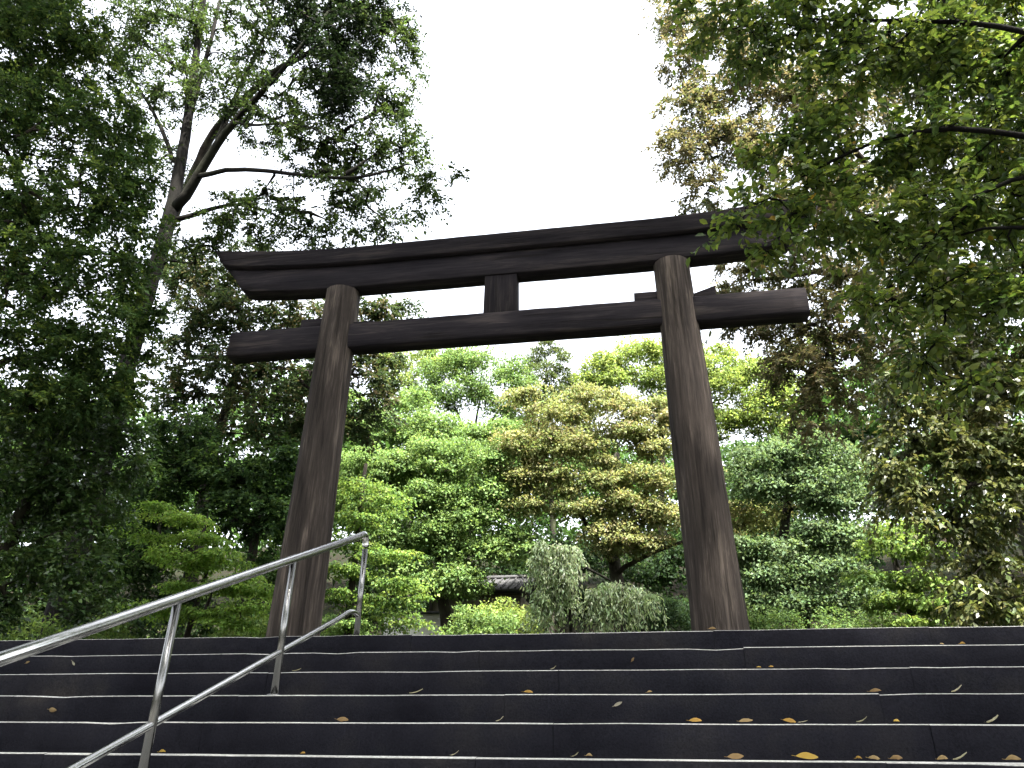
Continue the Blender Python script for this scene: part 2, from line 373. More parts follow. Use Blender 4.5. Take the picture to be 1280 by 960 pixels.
# ------------------------------------------------------------------ handrail
def rx(y): return -2.115 - .085*(5.61 - y)
rail = empty('handrail', (rx(5.61), 5.61, 0)); tag(rail, 'tubular stainless steel handrail climbing the left side of the steps', 'handrail')
O = np.array([rx(5.61), 5.61, 0])
def smooth_path(pts, n=8, it=3):
    p = [np.array(q, float) for q in pts]
    for _ in range(it):
        o_ = [p[0]]
        for a, b in zip(p[:-1], p[1:]): o_ += [a*.75+b*.25, a*.25+b*.75]
        o_.append(p[-1]); p = o_
    return np.array(p)
def rz(y): return .775 - (5.61-y)*.445
def lz(y): return .215 - (5.61-y)*.452
top = [(rx(.1), .1, rz(.1)), (rx(3), 3, rz(3)), (rx(5.3), 5.3, rz(5.3)), (rx(5.47), 5.47, rz(5.47))]
bend = smooth_path([(rx(5.47), 5.47, rz(5.47)), (rx(5.60), 5.60, rz(5.61)+.005), (rx(5.62), 5.625, rz(5.61)-.06), (rx(5.62), 5.625, .64)])
V, f = tube_geo([(np.vstack([np.array(top[:-1]), bend]) - O, .0265)], 20); obj('top_rail', make_mesh('top_rail', V, f, STEEL, True), rail)
lower = smooth_path([(rx(5.30), 5.30, lz(5.30)), (rx(5.50), 5.50, lz(5.50)+.01), (rx(5.625), 5.625, lz(5.50)-.005)])
V, f = tube_geo([(np.vstack([[(rx(.1), .1, lz(.1)), (rx(3), 3, lz(3))], lower]) - O, .0185)], 16); obj('lower_rail', make_mesh('lower_rail', V, f, STEEL, True), rail)
for k in range(6):
    y = 5.625 - 1.03*k
    s = -1 if k == 0 else int((TOP_Y - y)/STEP_D) + 1
    zb = 0.0 if k == 0 else -s*STEP_H
    zt = .66 if k == 0 else rz(y) - .004
    V, f = tube_geo([(np.array([(rx(y), y, zb-.02), (rx(y), y, zt)]) - O, .0215)], 18); po = obj('post', make_mesh('post', V, f, STEEL_REFLECT_DARK, True), rail)
    V, f = tube_geo([(np.array([(rx(y), y, zb+.001), (rx(y), y, zb+.010)]) - O, .042)], 24); obj('post_flange', make_mesh('post_flange', V, f, STEEL_REFLECT_DARK, True), po)

# ------------------------------------------------------------------ foliage
def leaf_geo(pos, axis, nrm, size, width, six):
    """leaf blades folded along the midrib"""
    n = len(pos); a = unit(axis); b = unit(np.cross(nrm, a)); c = np.cross(a, b)
    L = size[:, None]; W = (size*width)[:, None]
    if six:
        prof = [(0, 0, 0), (-.42, .30, .10), (-.40, .66, .10), (0, 1.0, -.06), (.40, .66, .10), (.42, .30, .10)]
        F = np.array([(0, 3, 2, 1), (0, 5, 4, 3)])
    else:
        prof = [(0, 0, 0), (-.5, .46, .12), (0, 1.0, -.05), (.5, .46, .12)]
        F = np.array([(0, 3, 2, 1)])
    V = np.stack([pos + a*L*y + b*W*x + c*W*z*2 for x, y, z in prof], 1)
    k = len(prof)
    return V.reshape(-1, 3), (np.arange(n)[:, None, None]*k + F[None]).reshape(-1, 4), k

def cluster(style, A, out, rng):
    """leaf positions, axes and normals round cluster points A"""
    m_ = style['m']; n = len(A); r = style['r']; kind = style['kind']
    R = r*(.55 + .9*rng.rand(n))[:, None, None]
    up = np.array([0, 0, 1.0]); paths = []
    if kind == 'dome':
        d = unit(rng.normal(size=(n, m_, 3))); d[..., 2] = np.where(rng.rand(n, m_) < .8, np.abs(d[..., 2]), d[..., 2]) - .08
        sc = np.array([1, 1, style.get('flat', .6)])*(.75 + .5*rng.rand(n, 1, 3))
        pos = A[:, None] + d*R*sc*np.where(rng.rand(n, m_, 1) < .85, .70 + .36*rng.rand(n, m_, 1), .9 + .6*rng.rand(n, m_, 1))
        nr = unit(d*.8 + up*style.get('up', .6) + rng.normal(size=d.shape)*.42)
        ax = unit(rng.normal(size=d.shape) + d*.8 - up*style.get('droop', .2))
    elif kind == 'layer':
        th = rng.rand(n, m_)*6.283; rho = np.sqrt(rng.rand(n, m_))
        tilt = rng.normal(size=(n, 1, 2))*.12
        x = np.cos(th)*rho; y = np.sin(th)*rho
        z = -.22*rho**2 + tilt[..., 0]*x + tilt[..., 1]*y + rng.normal(size=rho.shape)*.05
        pos = A[:, None] + np.stack([x, y, z], -1)*R
        nr = unit(up + rng.normal(size=pos.shape)*.30); ax = unit(np.stack([x, y, -.25-.3*rho], -1) + rng.normal(size=pos.shape)*.5)
    elif kind == 'weep':
        ks = style.get('strands', 6); th = rng.rand(n, ks)*6.283; ln = style['len']*(.45 + .7*rng.rand(n, ks))
        sidx = rng.randint(0, ks, (n, m_)); s = rng.rand(n, m_); ii = np.arange(n)[:, None]
        T = th[ii, sidx]; LN = ln[ii, sidx]
        h = R[..., 0]*np.sqrt(s)*(.7+.3*np.sin(T*3)); wv = .05*np.sin(s*9 + T*5)
        pos = A[:, None] + np.stack([np.cos(T)*h + wv, np.sin(T)*h, .12*np.sin(s*3.1) - LN*s**1.4], -1) + rng.normal(size=(n, m_, 3))*.025
        ax = unit(np.stack([np.cos(T)*.25, np.sin(T)*.25, -1+0*T], -1) + rng.normal(size=pos.shape)*.4); nr = unit(rng.normal(size=pos.shape)*.8 + up*.8 - np.array([0, .7, 0]))
        sv = np.linspace(0, 1, 7)
        for a_ in range(n):
            for k in range(ks):
                t_ = th[a_, k]; h_ = R[a_, 0, 0]*np.sqrt(sv)*(.7+.3*np.sin(t_*3)); w_ = .05*np.sin(sv*9 + t_*5)
                paths.append((A[a_] + np.stack([np.cos(t_)*h_ + w_, np.sin(t_)*h_, .12*np.sin(sv*3.1) - ln[a_, k]*sv**1.4], -1), np.linspace(.007, .003, 7)))
    else:                                               # spray: leaves set alternately along twiglets
        ks = style.get('twiglets', 5)
        td = unit(out[:, None]*style.get('outw', .5) + unit(rng.normal(size=(n, ks, 3)))); td[..., 2] = td[..., 2]*style.get('flat', .6) - style.get('droop', .1); td = unit(td)
        tl = R*(.55 + .6*rng.rand(n, ks, 1))
        sidx = np.arange(m_)[None, :] % ks + np.zeros((n, 1), int); ii = np.arange(n)[:, None]
        s = (np.arange(m_)[None, :]//ks + .4 + .5*rng.rand(n, m_))/(m_/ks); sd = np.where((np.arange(m_)//ks) % 2 == 0, 1., -1.)[None, :, None]
        D = td[ii, sidx]; TL = tl[ii, sidx]
        start = A[:, None]
        bow = -np.array([0, 0, 1.0])*(s[..., None]**2)*TL*style.get('sag', .25)
        pos = start + D*TL*s[..., None] + bow + rng.normal(size=D.shape)*.012
        side = unit(np.cross(D, up + rng.normal(size=D.shape)*.2))*sd
        ax = unit(D*.65 + side*.75 - up*style.get('leafdroop', .25) + rng.normal(size=D.shape)*.30)
        nr = unit(up*style.get('up', .8) + rng.normal(size=D.shape)*.55)
        if style.get('twigs'):
            sv = np.linspace(0, 1, 4)[:, None]
            for a_ in range(n):
                for k in range(ks):
                    l_ = tl[a_, k, 0]
                    paths.append((A[a_] + td[a_, k]*l_*sv - np.array([0, 0, 1.])*(sv**2)*l_*style.get('sag', .25), np.linspace(.0045, .0015, 4)))
    return pos.reshape(-1, 3), ax.reshape(-1, 3), nr.reshape(-1, 3), paths

TRI = [0]
def blobs_px(lst, y, ry=None, ragged=False):
    """ellipsoids seen at (u, v) with pixel radii (ru, rv), at distance y (or their own, fifth value)"""
    out = []
    for b in lst:
        yy = b[4] if len(b) > 4 else y
        c = P(b[0], b[1], yy); s = mpp(c); rx_, rz_ = b[2]*s, b[3]*s*1.1
        out.append((c, np.array([rx_, ry if ry else max(rx_, rz_)*1.05, rz_])))
        if ragged:
            k = int(abs(b[0]*7 + b[1]*13)) % 997; rr = np.random.RandomState(k)
            o_ = np.array([rr.uniform(-1, 1)*rx_, -rr.uniform(0, .7)*rx_, rr.uniform(-.4, 1.2)*rz_]); q_ = rr.uniform(.35, .62)
            out.append((c + o_, np.array([rx_, max(rx_, rz_), rz_*1.2])*q_))
    return out
def tree(name, label, cat, base, trunk, blobs, style, colors, seed, limbs=(), group=None, bark=None, leafmat=None, solo=0, rtip=.0075, minr=.006, kind=None, trunkbark=None):
    """trunk / limbs: list of (point, radius). Branches are grown from them to every leaf cluster."""
    rng = np.random.RandomState(seed); bark = bark or BARK; leafmat = leafmat or LEAF
    base = np.asarray(base, float); root = empty(name, base); tag(root, label, cat, group, kind)
    # resampled trunk and main limbs
    def resample(pl, step=.35):
        pts = np.array([p for p, r in pl], float); rad = np.array([r for p, r in pl], float)
        d = np.r_[0, np.cumsum(np.linalg.norm(np.diff(pts, axis=0), axis=1))]; n = max(3, int(d[-1]/step)+1); t = np.linspace(0, d[-1], n)
        q = np.stack([np.interp(t, d, pts[:, k]) for k in range(3)], 1); k_ = np.ones(5)/5
        if n > 8:
            qs = np.stack([np.convolve(np.pad(q[:, k], 2, 'edge'), k_, 'valid') for k in range(3)], 1); qs[0], qs[-1] = q[0], q[-1]; q = qs
        wob = np.cumsum(rng.normal(0, .012, (n, 3)), 0); wob -= np.linspace(0, 1, n)[:, None]*wob[-1]; q = q + wob*np.array([1, 1, .3])
        return q, np.interp(t, d, rad)
    nodes, parent, fixr, mains = [], [], [], []
    for k, pl in enumerate([trunk] + list(limbs)):
        q, r = resample(pl)
        if k > 0:
            dd = np.linalg.norm(np.array(nodes) - q[0], axis=1); par = int(dd.argmin()); q[0] = nodes[par]
        else: par = -1
        mains.append((q, r))
        for a in range(len(q)):
            nodes.append(q[a]); parent.append(par); fixr.append(r[a]); par = len(nodes)-1
    nmain = len(nodes); NP = np.array(nodes)
    # cluster points
    A, OUT = [], []
    cr = style['r']
    for c, R in blobs:
        area = (R[0]*R[1] + R[0]*R[2] + R[1]*R[2])/3*4*math.pi
        n = max(3, int(style.get('dens', 1.0)*area/(cr*cr*3.1)))
        d = unit(rng.normal(size=(n, 3)))
        lo = style.get('lo', -.45); d[:, 2] = np.where(d[:, 2] < lo, -d[:, 2], d[:, 2])
        if style.get('thin_back'): d = d[(d[:, 1] < .25) | (rng.rand(n) > style['thin_back'])]; n = len(d)
        rr = rng.rand(n)**style.get('shell', .3)
        A.append(c + d*R*rr[:, None]); OUT.append(d)
    A = np.concatenate(A); OUT = np.concatenate(OUT)
    gz = ground_z(A[:, 0], A[:, 1]) + .12; A[:, 2] = np.maximum(A[:, 2], gz)
    # grow branches
    cen = NP
    dmin = np.array([np.linalg.norm(cen - a, axis=1).min() for a in A]); order = np.argsort(dmin)
    cap = len(A)*8 + nmain + 10
    NA = np.zeros((cap, 3)); NA[:nmain] = NP; cnt = nmain; chains = []
    start = int(len(mains[0][0])*style.get('bare', .35))       # no twigs on the lower trunk
    pen = np.zeros(cap); pen[:start] = 1e3
    for ai in order:
        a = A[ai]; d = NA[:cnt] - a; dist = np.linalg.norm(d, axis=1); cost = dist + .5*np.maximum(d[:, 2], 0) + pen[:cnt]
        p = int(cost.argmin()); L = dist[p]; n = int(np.clip(L/.45, 2, 7))
        s0 = NA[p]; pp = parent[p]; dr = unit(s0 - NA[pp]) if pp >= 0 else np.array([0, 0, 1.])
        c1 = s0 + dr*L*.30 + np.array([0, 0, .10*L]); t = np.linspace(0, 1, n+1)[:, None]
        pts = (1-t)**2*s0 + 2*t*(1-t)*c1 + t*t*a; pts[1:-1] += rng.normal(0, .035*min(L, 1.5), (n-1, 3))
        ids = [p]
        for q in pts[1:]:
            NA[cnt] = q; parent.append(ids[-1]); ids.append(cnt); cnt += 1
            if cnt >= cap-8: break
        chains.append(ids)
        if cnt >= cap-8: break
    load = np.zeros(cnt)
    for ids in chains: load[ids[-1]] += rtip**2.2
    for k in range(cnt-1, -1, -1):
        if parent[k] >= 0: load[parent[k]] += load[k]
    rad = load**(1/2.2)
    # trunk, main limbs as parts of their own, the finer branches joined
    for k, (q, r) in enumerate(mains):
        if r.max() <= 0: continue
        rr = r.copy()
        if k == 0: rr[:3] *= np.array([1.35, 1.12, 1.03])[:len(rr[:3])]
        V, f = tube_geo([(q - base, rr)], 14 if r.max() > .1 else 8)
        o = obj('trunk' if k == 0 else 'limb', make_mesh('trunk' if k == 0 else 'limb', V, f, (trunkbark or bark) if k == 0 else bark, True), root)
        TRI[0] += len(f[0])*2
    pa = []
    for ids in chains:
        r = np.minimum(rad[ids], fixr[ids[0]]*.75 if ids[0] < nmain else 9)
        r[-1] = rtip*.6
        if r.max() < minr: continue
        pa.append((NA[ids] - base, r))
    big = [x for x in pa if x[1].max() > .03]; small = [x for x in pa if x[1].max() <= .03]
    Vb, Fb, off = [], [], 0
    for lst, s in ((big, 6), (small, 3)):
        if lst:
            V, f = tube_geo(lst, s, False); Vb.append(V); Fb.append(f[0] + off); off += len(V)
    pos, ax, nr, tw = cluster(style, A, OUT, rng)
    if tw:
        V, f = tube_geo([(p - base, r) for p, r in tw], 3, False); Vb.append(V); Fb.append(f[0] + off); off += len(V)
    if Vb:
        o = obj('branches', make_mesh('branches', np.concatenate(Vb), np.concatenate(Fb), bark, True), root); o['kind'] = 'stuff'; TRI[0] += sum(len(x) for x in Fb)*2
    # leaves
    n = len(pos); m_ = style['m']
    cw = np.array([c[1] for c in colors]); cw = cw/cw.sum(); cc = np.array([c[0] for c in colors])
    ci = rng.choice(len(colors), (len(A), 1), p=cw); li = rng.choice(len(colors), (len(A), m_), p=cw)
    use = rng.rand(len(A), m_) < style.get('mix', .45)
    C = cc[np.where(use, li, ci)].reshape(-1, 3)
    C = C*(1 + rng.normal(0, .16, (n, 1)))*np.repeat(1 + rng.normal(0, .12, (len(A), 1)), m_, 0)*(1 + rng.normal(0, .05, (n, 3)))
    C = np.clip(C, .004, .6)
    size = style['leaf']*np.clip(1 + rng.normal(0, .22, n), .45, 1.6)
    keep = pos[:, 2] > ground_z(pos[:, 0], pos[:, 1]) + .02
    six = style.get('six', False)
    solo_i = np.zeros(n, bool)
    if solo:                                            # the leaves that show largest become leaf objects of their own
        q = (pos - CAM) @ ROT; uu = 640 - F_PX*q[:, 0]/q[:, 2]; vv = 480 + F_PX*q[:, 1]/q[:, 2]
        vis = keep & (uu > 860) & (uu < 1030) & (vv > 230) & (vv < 340)
        idx = np.where(vis)[0]; pxs = size[idx]/np.maximum(.5, -q[idx, 2]); idx = idx[np.argsort(-pxs)][:solo]; solo_i[idx] = True
    k_ = keep & ~solo_i
    V, F, kk = leaf_geo(pos[k_] - base, ax[k_], nr[k_], size[k_], style.get('w', .5), six)
    o = obj('crown', make_mesh('crown', V, F, leafmat, False, np.repeat(C[k_], kk, 0)), root); o['kind'] = 'stuff'
    TRI[0] += len(F)*2
    if solo:
        meshes = []
        for k in range(7):
            c = cc[k % 4 if k < 6 else -1]*(1 + .2*math.sin(k*2.1))
            V, F, kk = leaf_geo(np.zeros((1, 3)), np.array([[0, 1., 0]]), np.array([[0, 0, 1.]]), np.ones(1), style.get('w', .5), True)
            meshes.append(make_mesh('leaf', V, F, leafmat, False, np.repeat(c[None], kk, 0)))
        for k in np.where(solo_i)[0]:
            a = unit(ax[k]); b = unit(np.cross(nr[k], a)); c = np.cross(a, b)
            o = obj('leaf', meshes[rng.randint(6) if rng.rand() < .97 else 6], root)
            M = Matrix(((-b[0], a[0], c[0], 0), (-b[1], a[1], c[1], 0), (-b[2], a[2], c[2], 0), (0, 0, 0, 1)))
            mm = Matrix.Translation(Vector(pos[k]-base)) @ M @ Matrix.Diagonal((size[k], size[k], size[k], 1)); o.matrix_basis = mm
    return root
def upright(u, v, y, ztop, r0, r1, lean=(0, 0), n=5, seed=0):
    """a trunk rooted where the ground is below pixel (u, v) at distance y"""
    p = P(u, v, y); x = p[0]; z0 = float(ground_z(x, y)) - .15; rr = np.random.RandomState(seed)
    b = np.array([x, y, z0]); pts = []
    for k in range(n+1):
        t = k/n; pts.append((b + np.array([lean[0]*t + (rr.normal()*.12 if 0 < k else 0), lean[1]*t + (rr.normal()*.12 if 0 < k else 0), (ztop-z0)*t]), r0 + (r1-r0)*t))
    return b + np.array([0, 0, .15]), pts

G_MID = [((.12, .19, .065), 3), ((.15, .225, .075), 2), ((.095, .16, .055), 2)]
G_LIME = [((.175, .235, .065), 3), ((.21, .265, .08), 2), ((.14, .20, .055), 2)]
G_GOLD = [((.19, .20, .09), 3), ((.17, .19, .08), 2), ((.205, .19, .105), 1.0), ((.14, .18, .07), 2.2)]
G_GREY = [((.095, .145, .07), 3), ((.12, .17, .09), 2), ((.075, .12, .055), 2)]
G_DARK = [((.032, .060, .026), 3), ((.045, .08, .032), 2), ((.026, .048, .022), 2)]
G_OLIVE = [((.10, .12, .042), 3), ((.145, .155, .058), 2), ((.065, .088, .033), 2)]
G_BROWN = [((.135, .12, .075), 3), ((.105, .105, .058), 3), ((.18, .165, .105), 1.5), ((.08, .10, .045), 2.2)]
G_NEAR = [((.08, .125, .03), 3), ((.115, .165, .036), 2.4), ((.16, .205, .045), 1.5), ((.042, .074, .022), 1.8), ((.32, .21, .035), .04)]
G_WEEP = [((.33, .42, .25), 3), ((.40, .48, .33), 2), ((.25, .34, .18), 2)]
G_SPRING = [((.12, .185, .05), 3), ((.15, .215, .06), 2), ((.085, .14, .04), 2)]

PUFF = dict(kind='dome', r=.44, m=150, leaf=.108, w=.62, flat=.72, dens=1.75, shell=.22, thin_back=.65)

# --- behind the gate, centre
b, t = upright(560, 760, 27, 9.5, .26, .10, (-.6, 0), seed=1)
tree('broadleaf_tree', 'rounded fresh green tree filling the gate beside the left pillar', 'tree', b, t,
     blobs_px([(510, 652, 42, 24), (558, 640, 44, 22), (600, 662, 40, 24), (498, 690, 34, 20), (548, 690, 46, 24), (600, 700, 36, 22), (520, 735, 40, 18), (575, 735, 44, 16),
               (470, 600, 48, 28), (530, 590, 52, 28), (590, 595, 52, 32), (620, 630, 34, 24), (640, 690, 26, 24), (450, 640, 30, 24)], 26, ragged=True),
     PUFF, G_MID, 21)
b, t = upright(455, 760, 31, 12, .28, .10, (.4, 0), seed=2)
tree('broadleaf_tree', 'tall green tree rising directly behind the left pillar', 'tree', b, t,
     blobs_px([(450, 548, 46, 26), (500, 532, 42, 26), (545, 556, 44, 28), (430, 585, 40, 26), (420, 530, 30, 20), (480, 565, 40, 20), (600, 565, 40, 20), (640, 575, 34, 22)], 30, ragged=True), dict(PUFF, leaf=.125, r=.5), G_MID, 22)
b, t = upright(585, 760, 37, 15.0, .26, .09, (0, 0), seed=3)
tree('broadleaf_tree', 'green tree with forked bare stems and sky between, left of the conifer', 'tree', b, t,
     blobs_px([(560, 480, 38, 22), (605, 468, 42, 19), (640, 492, 34, 22), (585, 505, 40, 16), (635, 520, 30, 16), (650, 550, 24, 15), (540, 515, 28, 15), (575, 455, 20, 8), (530, 500, 22, 14)], 35, ragged=True), dict(PUFF, leaf=.125, r=.5, dens=1.1, m=110), G_MID, 23, rtip=.012,
     limbs=[[(P(585, 565, 36), .11), (P(575, 520, 35.5), .07), (P(560, 490, 35), .03)], [(P(588, 575, 36), .11), (P(612, 530, 35.5), .07), (P(632, 500, 35), .03)], [(P(588, 560, 36), .09), (P(597, 520, 35.6), .06), (P(604, 480, 35), .03)]])
b, t = upright(505, 760, 42, 17.0, .25, .08, (0, 0), seed=4)
tree('broadleaf_tree', 'pale lime tree farthest left under the crossbeam, against the sky', 'tree', b, t,
     blobs_px([(498, 466, 26, 18), (525, 455, 26, 12), (545, 470, 22, 15), (505, 492, 24, 16), (488, 455, 14, 8), (520, 510, 20, 12), (560, 462, 16, 10)], 41, ragged=True), dict(PUFF, leaf=.125, r=.5, dens=1.1, m=110), G_LIME, 24, rtip=.012)
# conifer
b, t = upright(686, 760, 38, 20.2, .24, .03, (0, 0), seed=5)
con = []
for k, v in enumerate(np.linspace(433, 560, 13)):
    wd = 6 + (v-430)*.42; nn = 1 if k == 0 else 2 + k//3
    for j in range(nn):
        con.append((684 + (np.linspace(-1, 1, nn)[j] if nn > 1 else 0)*wd + 4*math.sin(k*3+j), v + 3*math.sin(j*2.3+k), 9 + k*.3, 6, 37 + .8*math.sin(j*1.7+k)))
tree('conifer_tree', 'slender pointed conifer with pale tufts reaching the crossbeam', 'tree', b, t, blobs_px(con, 37), dict(PUFF, leaf=.145, r=.27, m=44, w=.45, dens=1.7, flat=.8, droop=-.4, bare=.5),
     [((.085, .115, .048), 3), ((.11, .14, .055), 2), ((.06, .085, .038), 2)], 25, rtip=.010)
b, t = upright(840, 760, 40, 16.5, .34, .1, (0, 0), seed=6)
tree('broadleaf_tree', 'wide lime green tree behind the top of the right pillar', 'tree', b, t,
     blobs_px([(800, 458, 38, 16), (760, 474, 34, 18), (845, 452, 34, 18), (900, 462, 40, 20), (945, 480, 38, 20), (985, 500, 34, 22), (905, 500, 44, 22), (740, 492, 24, 14), (955, 520, 40, 20), (880, 530, 36, 22), (925, 545, 40, 20), (985, 545, 30, 22),
               (1020, 520, 30, 24), (1000, 470, 34, 22), (1040, 560, 30, 22), (860, 500, 40, 20), (790, 490, 40, 14)], 37, ragged=True), dict(PUFF, leaf=.135, r=.55, dens=1.2), G_LIME, 26)
b, t = upright(770, 770, 27, 10.0, .30, .11, (.2, 0), seed=7)
tree('golden_tree', 'golden leaved spreading tree right of centre in the gate', 'tree', b, t,
     blobs_px([(700, 530, 42, 18), (762, 518, 46, 18), (815, 530, 34, 20), (650, 565, 32, 20), (705, 572, 46, 22), (770, 562, 46, 22), (826, 575, 30, 22), (640, 605, 26, 18), (690, 612, 40, 18), (745, 615, 44, 18), (805, 612, 40, 18),
               (735, 650, 40, 16), (785, 645, 40, 18), (825, 655, 24, 14), (790, 690, 36, 12), (820, 690, 26, 12), (760, 675, 34, 12), (660, 640, 24, 12), (930, 650, 28, 14), (962, 657, 24, 10), (905, 665, 22, 12), (880, 600, 30, 18), (850, 540, 26, 18)], 25.5, ragged=True), dict(PUFF, dens=1.5, flat=.55), G_GOLD, 27,
     limbs=[[(P(765, 700, 26.5), .13), (P(735, 660, 26), .09), (P(700, 600, 25.5), .05)], [(P(768, 690, 26.5), .12), (P(800, 650, 26), .08), (P(815, 580, 25.5), .05)], [(P(768, 715, 26.5), .09), (P(840, 680, 26), .06), (P(930, 655, 25.5), .03)]])
b, t = upright(1005, 770, 25, 8.8, .26, .09, (0, 0), seed=8)
tree('broadleaf_tree', 'grey green clumped tree to the right of the right pillar', 'tree', b, t,
     blobs_px([(955, 588, 38, 22), (1000, 575, 40, 24), (1040, 605, 34, 24), (945, 620, 30, 20), (990, 622, 42, 20), (1035, 640, 30, 18), (960, 700, 44, 14), (1010, 690, 34, 14), (1050, 680, 34, 18), (965, 740, 40, 14), (1040, 725, 46, 14),
               (1000, 768, 46, 12), (935, 765, 28, 16), (1065, 755, 34, 16), (930, 715, 24, 18), (1070, 640, 26, 22)], 24, ragged=True), dict(PUFF, leaf=.11), G_GREY, 28)
# layered maple between left pillar and centre
b, t = upright(440, 770, 20, 7.2, .12, .05, (0, 0), seed=9)
LAYER = dict(kind='layer', r=.46, m=130, leaf=.08, w=.75, dens=1.3, shell=.6, lo=-.9, up=1.0)
tree('maple_tree', 'bright green maple in flat tiers beside the end of the handrail', 'tree', b, t,
     blobs_px([(440, 608, 46, 7), (480, 622, 40, 7), (415, 640, 30, 7), (450, 650, 44, 7), (428, 680, 34, 7), (480, 690, 44, 7), (440, 712, 40, 7), (490, 730, 44, 7), (425, 745, 34, 7), (470, 757, 46, 7), (510, 752, 30, 7), (440, 780, 34, 6), (500, 778, 34, 6), (345, 668, 26, 7), (335, 695, 26, 7)], 19.5),
     LAYER, [((.10, .17, .045), 3), ((.16, .23, .06), 2.2), ((.06, .11, .035), 2)], 29)
# weeping tree
b, t = upright(720, 770, 19, 4.0, .10, .05, (-.2, 0), seed=10)
tree('weeping_tree', 'pale green weeping tree hanging below the golden tree', 'tree', b, t,
     blobs_px([(690, 686, 30, 8), (715, 690, 26, 8), (672, 700, 16, 10), (770, 738, 32, 8), (745, 745, 20, 8), (800, 745, 14, 8), (682, 752, 24, 8), (700, 720, 28, 10)], 18.5), dict(kind='weep', r=.42, m=240, strands=11, len=1.0, leaf=.10, w=.34, dens=2.2, shell=.5, lo=-.2, bare=.5), G_WEEP, 30, leafmat=LEAF_THIN, bark=BARK_GREY,
     limbs=[[(P(718, 715, 18.8), .05), (P(735, 710, 18.6), .035), (P(770, 730, 18.5), .02)]])
b, t = upright(1135, 770, 19, 5.2, .10, .04, (0, 0), seed=11)
tree('maple_tree', 'bright green tiered small tree low on the right behind the steps', 'tree', b, t,
     blobs_px([(1110, 675, 34, 8), (1150, 690, 40, 8), (1100, 715, 34, 8), (1150, 725, 44, 8), (1110, 750, 40, 8), (1165, 755, 44, 8), (1130, 780, 50, 6), (1140, 655, 30, 8), (1190, 735, 34, 8)], 18.5), dict(LAYER, leaf=.10), G_SPRING, 31)
print('tris after centre', TRI[0])

# --- left side
trunkA = [(P(66, 800, 15), .31), (P(92, 710, 15), .27), (P(122, 600, 15), .245), (P(155, 490, 15), .225), (P(182, 380, 15), .205), (P(213, 280, 15), .19), (P(226, 215, 15), .165), (P(236, 150, 15), .14), (P(244, 80, 15), .115), (P(254, 0, 15), .09), (P(266, -90, 15), .06)]
ba = trunkA[0][0].copy(); ba[2] = float(ground_z(ba[0], ba[1])); trunkA[0] = (ba - np.array([0, 0, .2]), .34)
limbsA = [
    [(P(222, 262, 15), .15), (P(238, 232, 14.8), .14), (P(262, 195, 14.6), .12), (P(285, 155, 14.4), .10), (P(315, 125, 14.2), .085), (P(365, 70, 14), .06), (P(410, 15, 13.8), .04)],
    [(P(268, 188, 14.6), .09), (P(284, 150, 15), .08), (P(300, 110, 15.3), .07), (P(318, 70, 15.5), .055), (P(345, 20, 15.8), .04)],
    [(P(248, 222, 14.7), .075), (P(272, 210, 14.4), .065), (P(330, 212, 14), .055), (P(395, 220, 13.6), .045), (P(460, 222, 13.2), .03), (P(510, 205, 13), .018)],
    [(P(226, 278, 15), .08), (P(248, 262, 15.2), .065), (P(285, 254, 15.5), .05), (P(325, 254, 15.8), .04), (P(350, 272, 16), .03), (P(380, 292, 16.2), .02)],
    [(P(218, 210, 15), .075), (P(204, 165, 15), .06), (P(186, 130, 15.1), .05), (P(150, 80, 15.2), .035), (P(125, 20, 15.4), .02)],
    [(P(232, 160, 15), .085), (P(246, 110, 14.8), .075), (P(262, 60, 14.7), .06), (P(275, 0, 14.6), .05)],
    [(P(236, 95, 15), .06), (P(212, 78, 15.2), .045), (P(180, 52, 15.4), .03), (P(160, 5, 15.5), .02)],
    [(P(285, 150, 14.4), .045), (P(320, 158, 14), .035), (P(372, 150, 13.6), .025), (P(420, 175, 13.4), .015)],
]
SPRAY = dict(kind='spray', r=.50, m=72, twiglets=6, leaf=.10, w=.54, flat=.7, dens=1.8, shell=.55, lo=-1, six=False)
tree('tall_tree', 'tall tree with forking grey limbs spread against the sky on the left', 'tree', ba, trunkA,
     blobs_px([(170, 50, 50, 45), (240, 30, 60, 45), (320, 40, 55, 45), (330, 130, 55, 45), (390, 190, 60, 40), (450, 195, 50, 45), (500, 190, 40, 45), (545, 225, 28, 22, 13), (430, 255, 60, 30), (350, 270, 55, 28), (290, 280, 50, 30), (485, 120, 32, 45), (505, 60, 20, 40), (470, 40, 34, 40),
               (200, 110, 50, 45), (180, 190, 45, 40), (270, 120, 40, 40), (480, 270, 34, 20), (400, 110, 50, 50), (400, 290, 60, 16), (250, 310, 40, 24), (380, -20, 90, 40), (200, -40, 90, 40), (530, 250, 24, 20, 13.5)], 14.6),
     SPRAY, [((.032, .052, .019), 3), ((.055, .085, .026), 1.6), ((.022, .038, .015), 2.4)], 41, limbs=limbsA, bark=BARK_GREY, trunkbark=BARK_DARK, rtip=.0115, minr=.004)
# dark evergreen bough high above
b, t = upright(520, 760, 24, 19, .30, .10, (-2.5, -3), seed=12)
EVER = dict(SPRAY, r=.42, m=90, twiglets=7, leaf=.105, w=.52, dens=2.1)
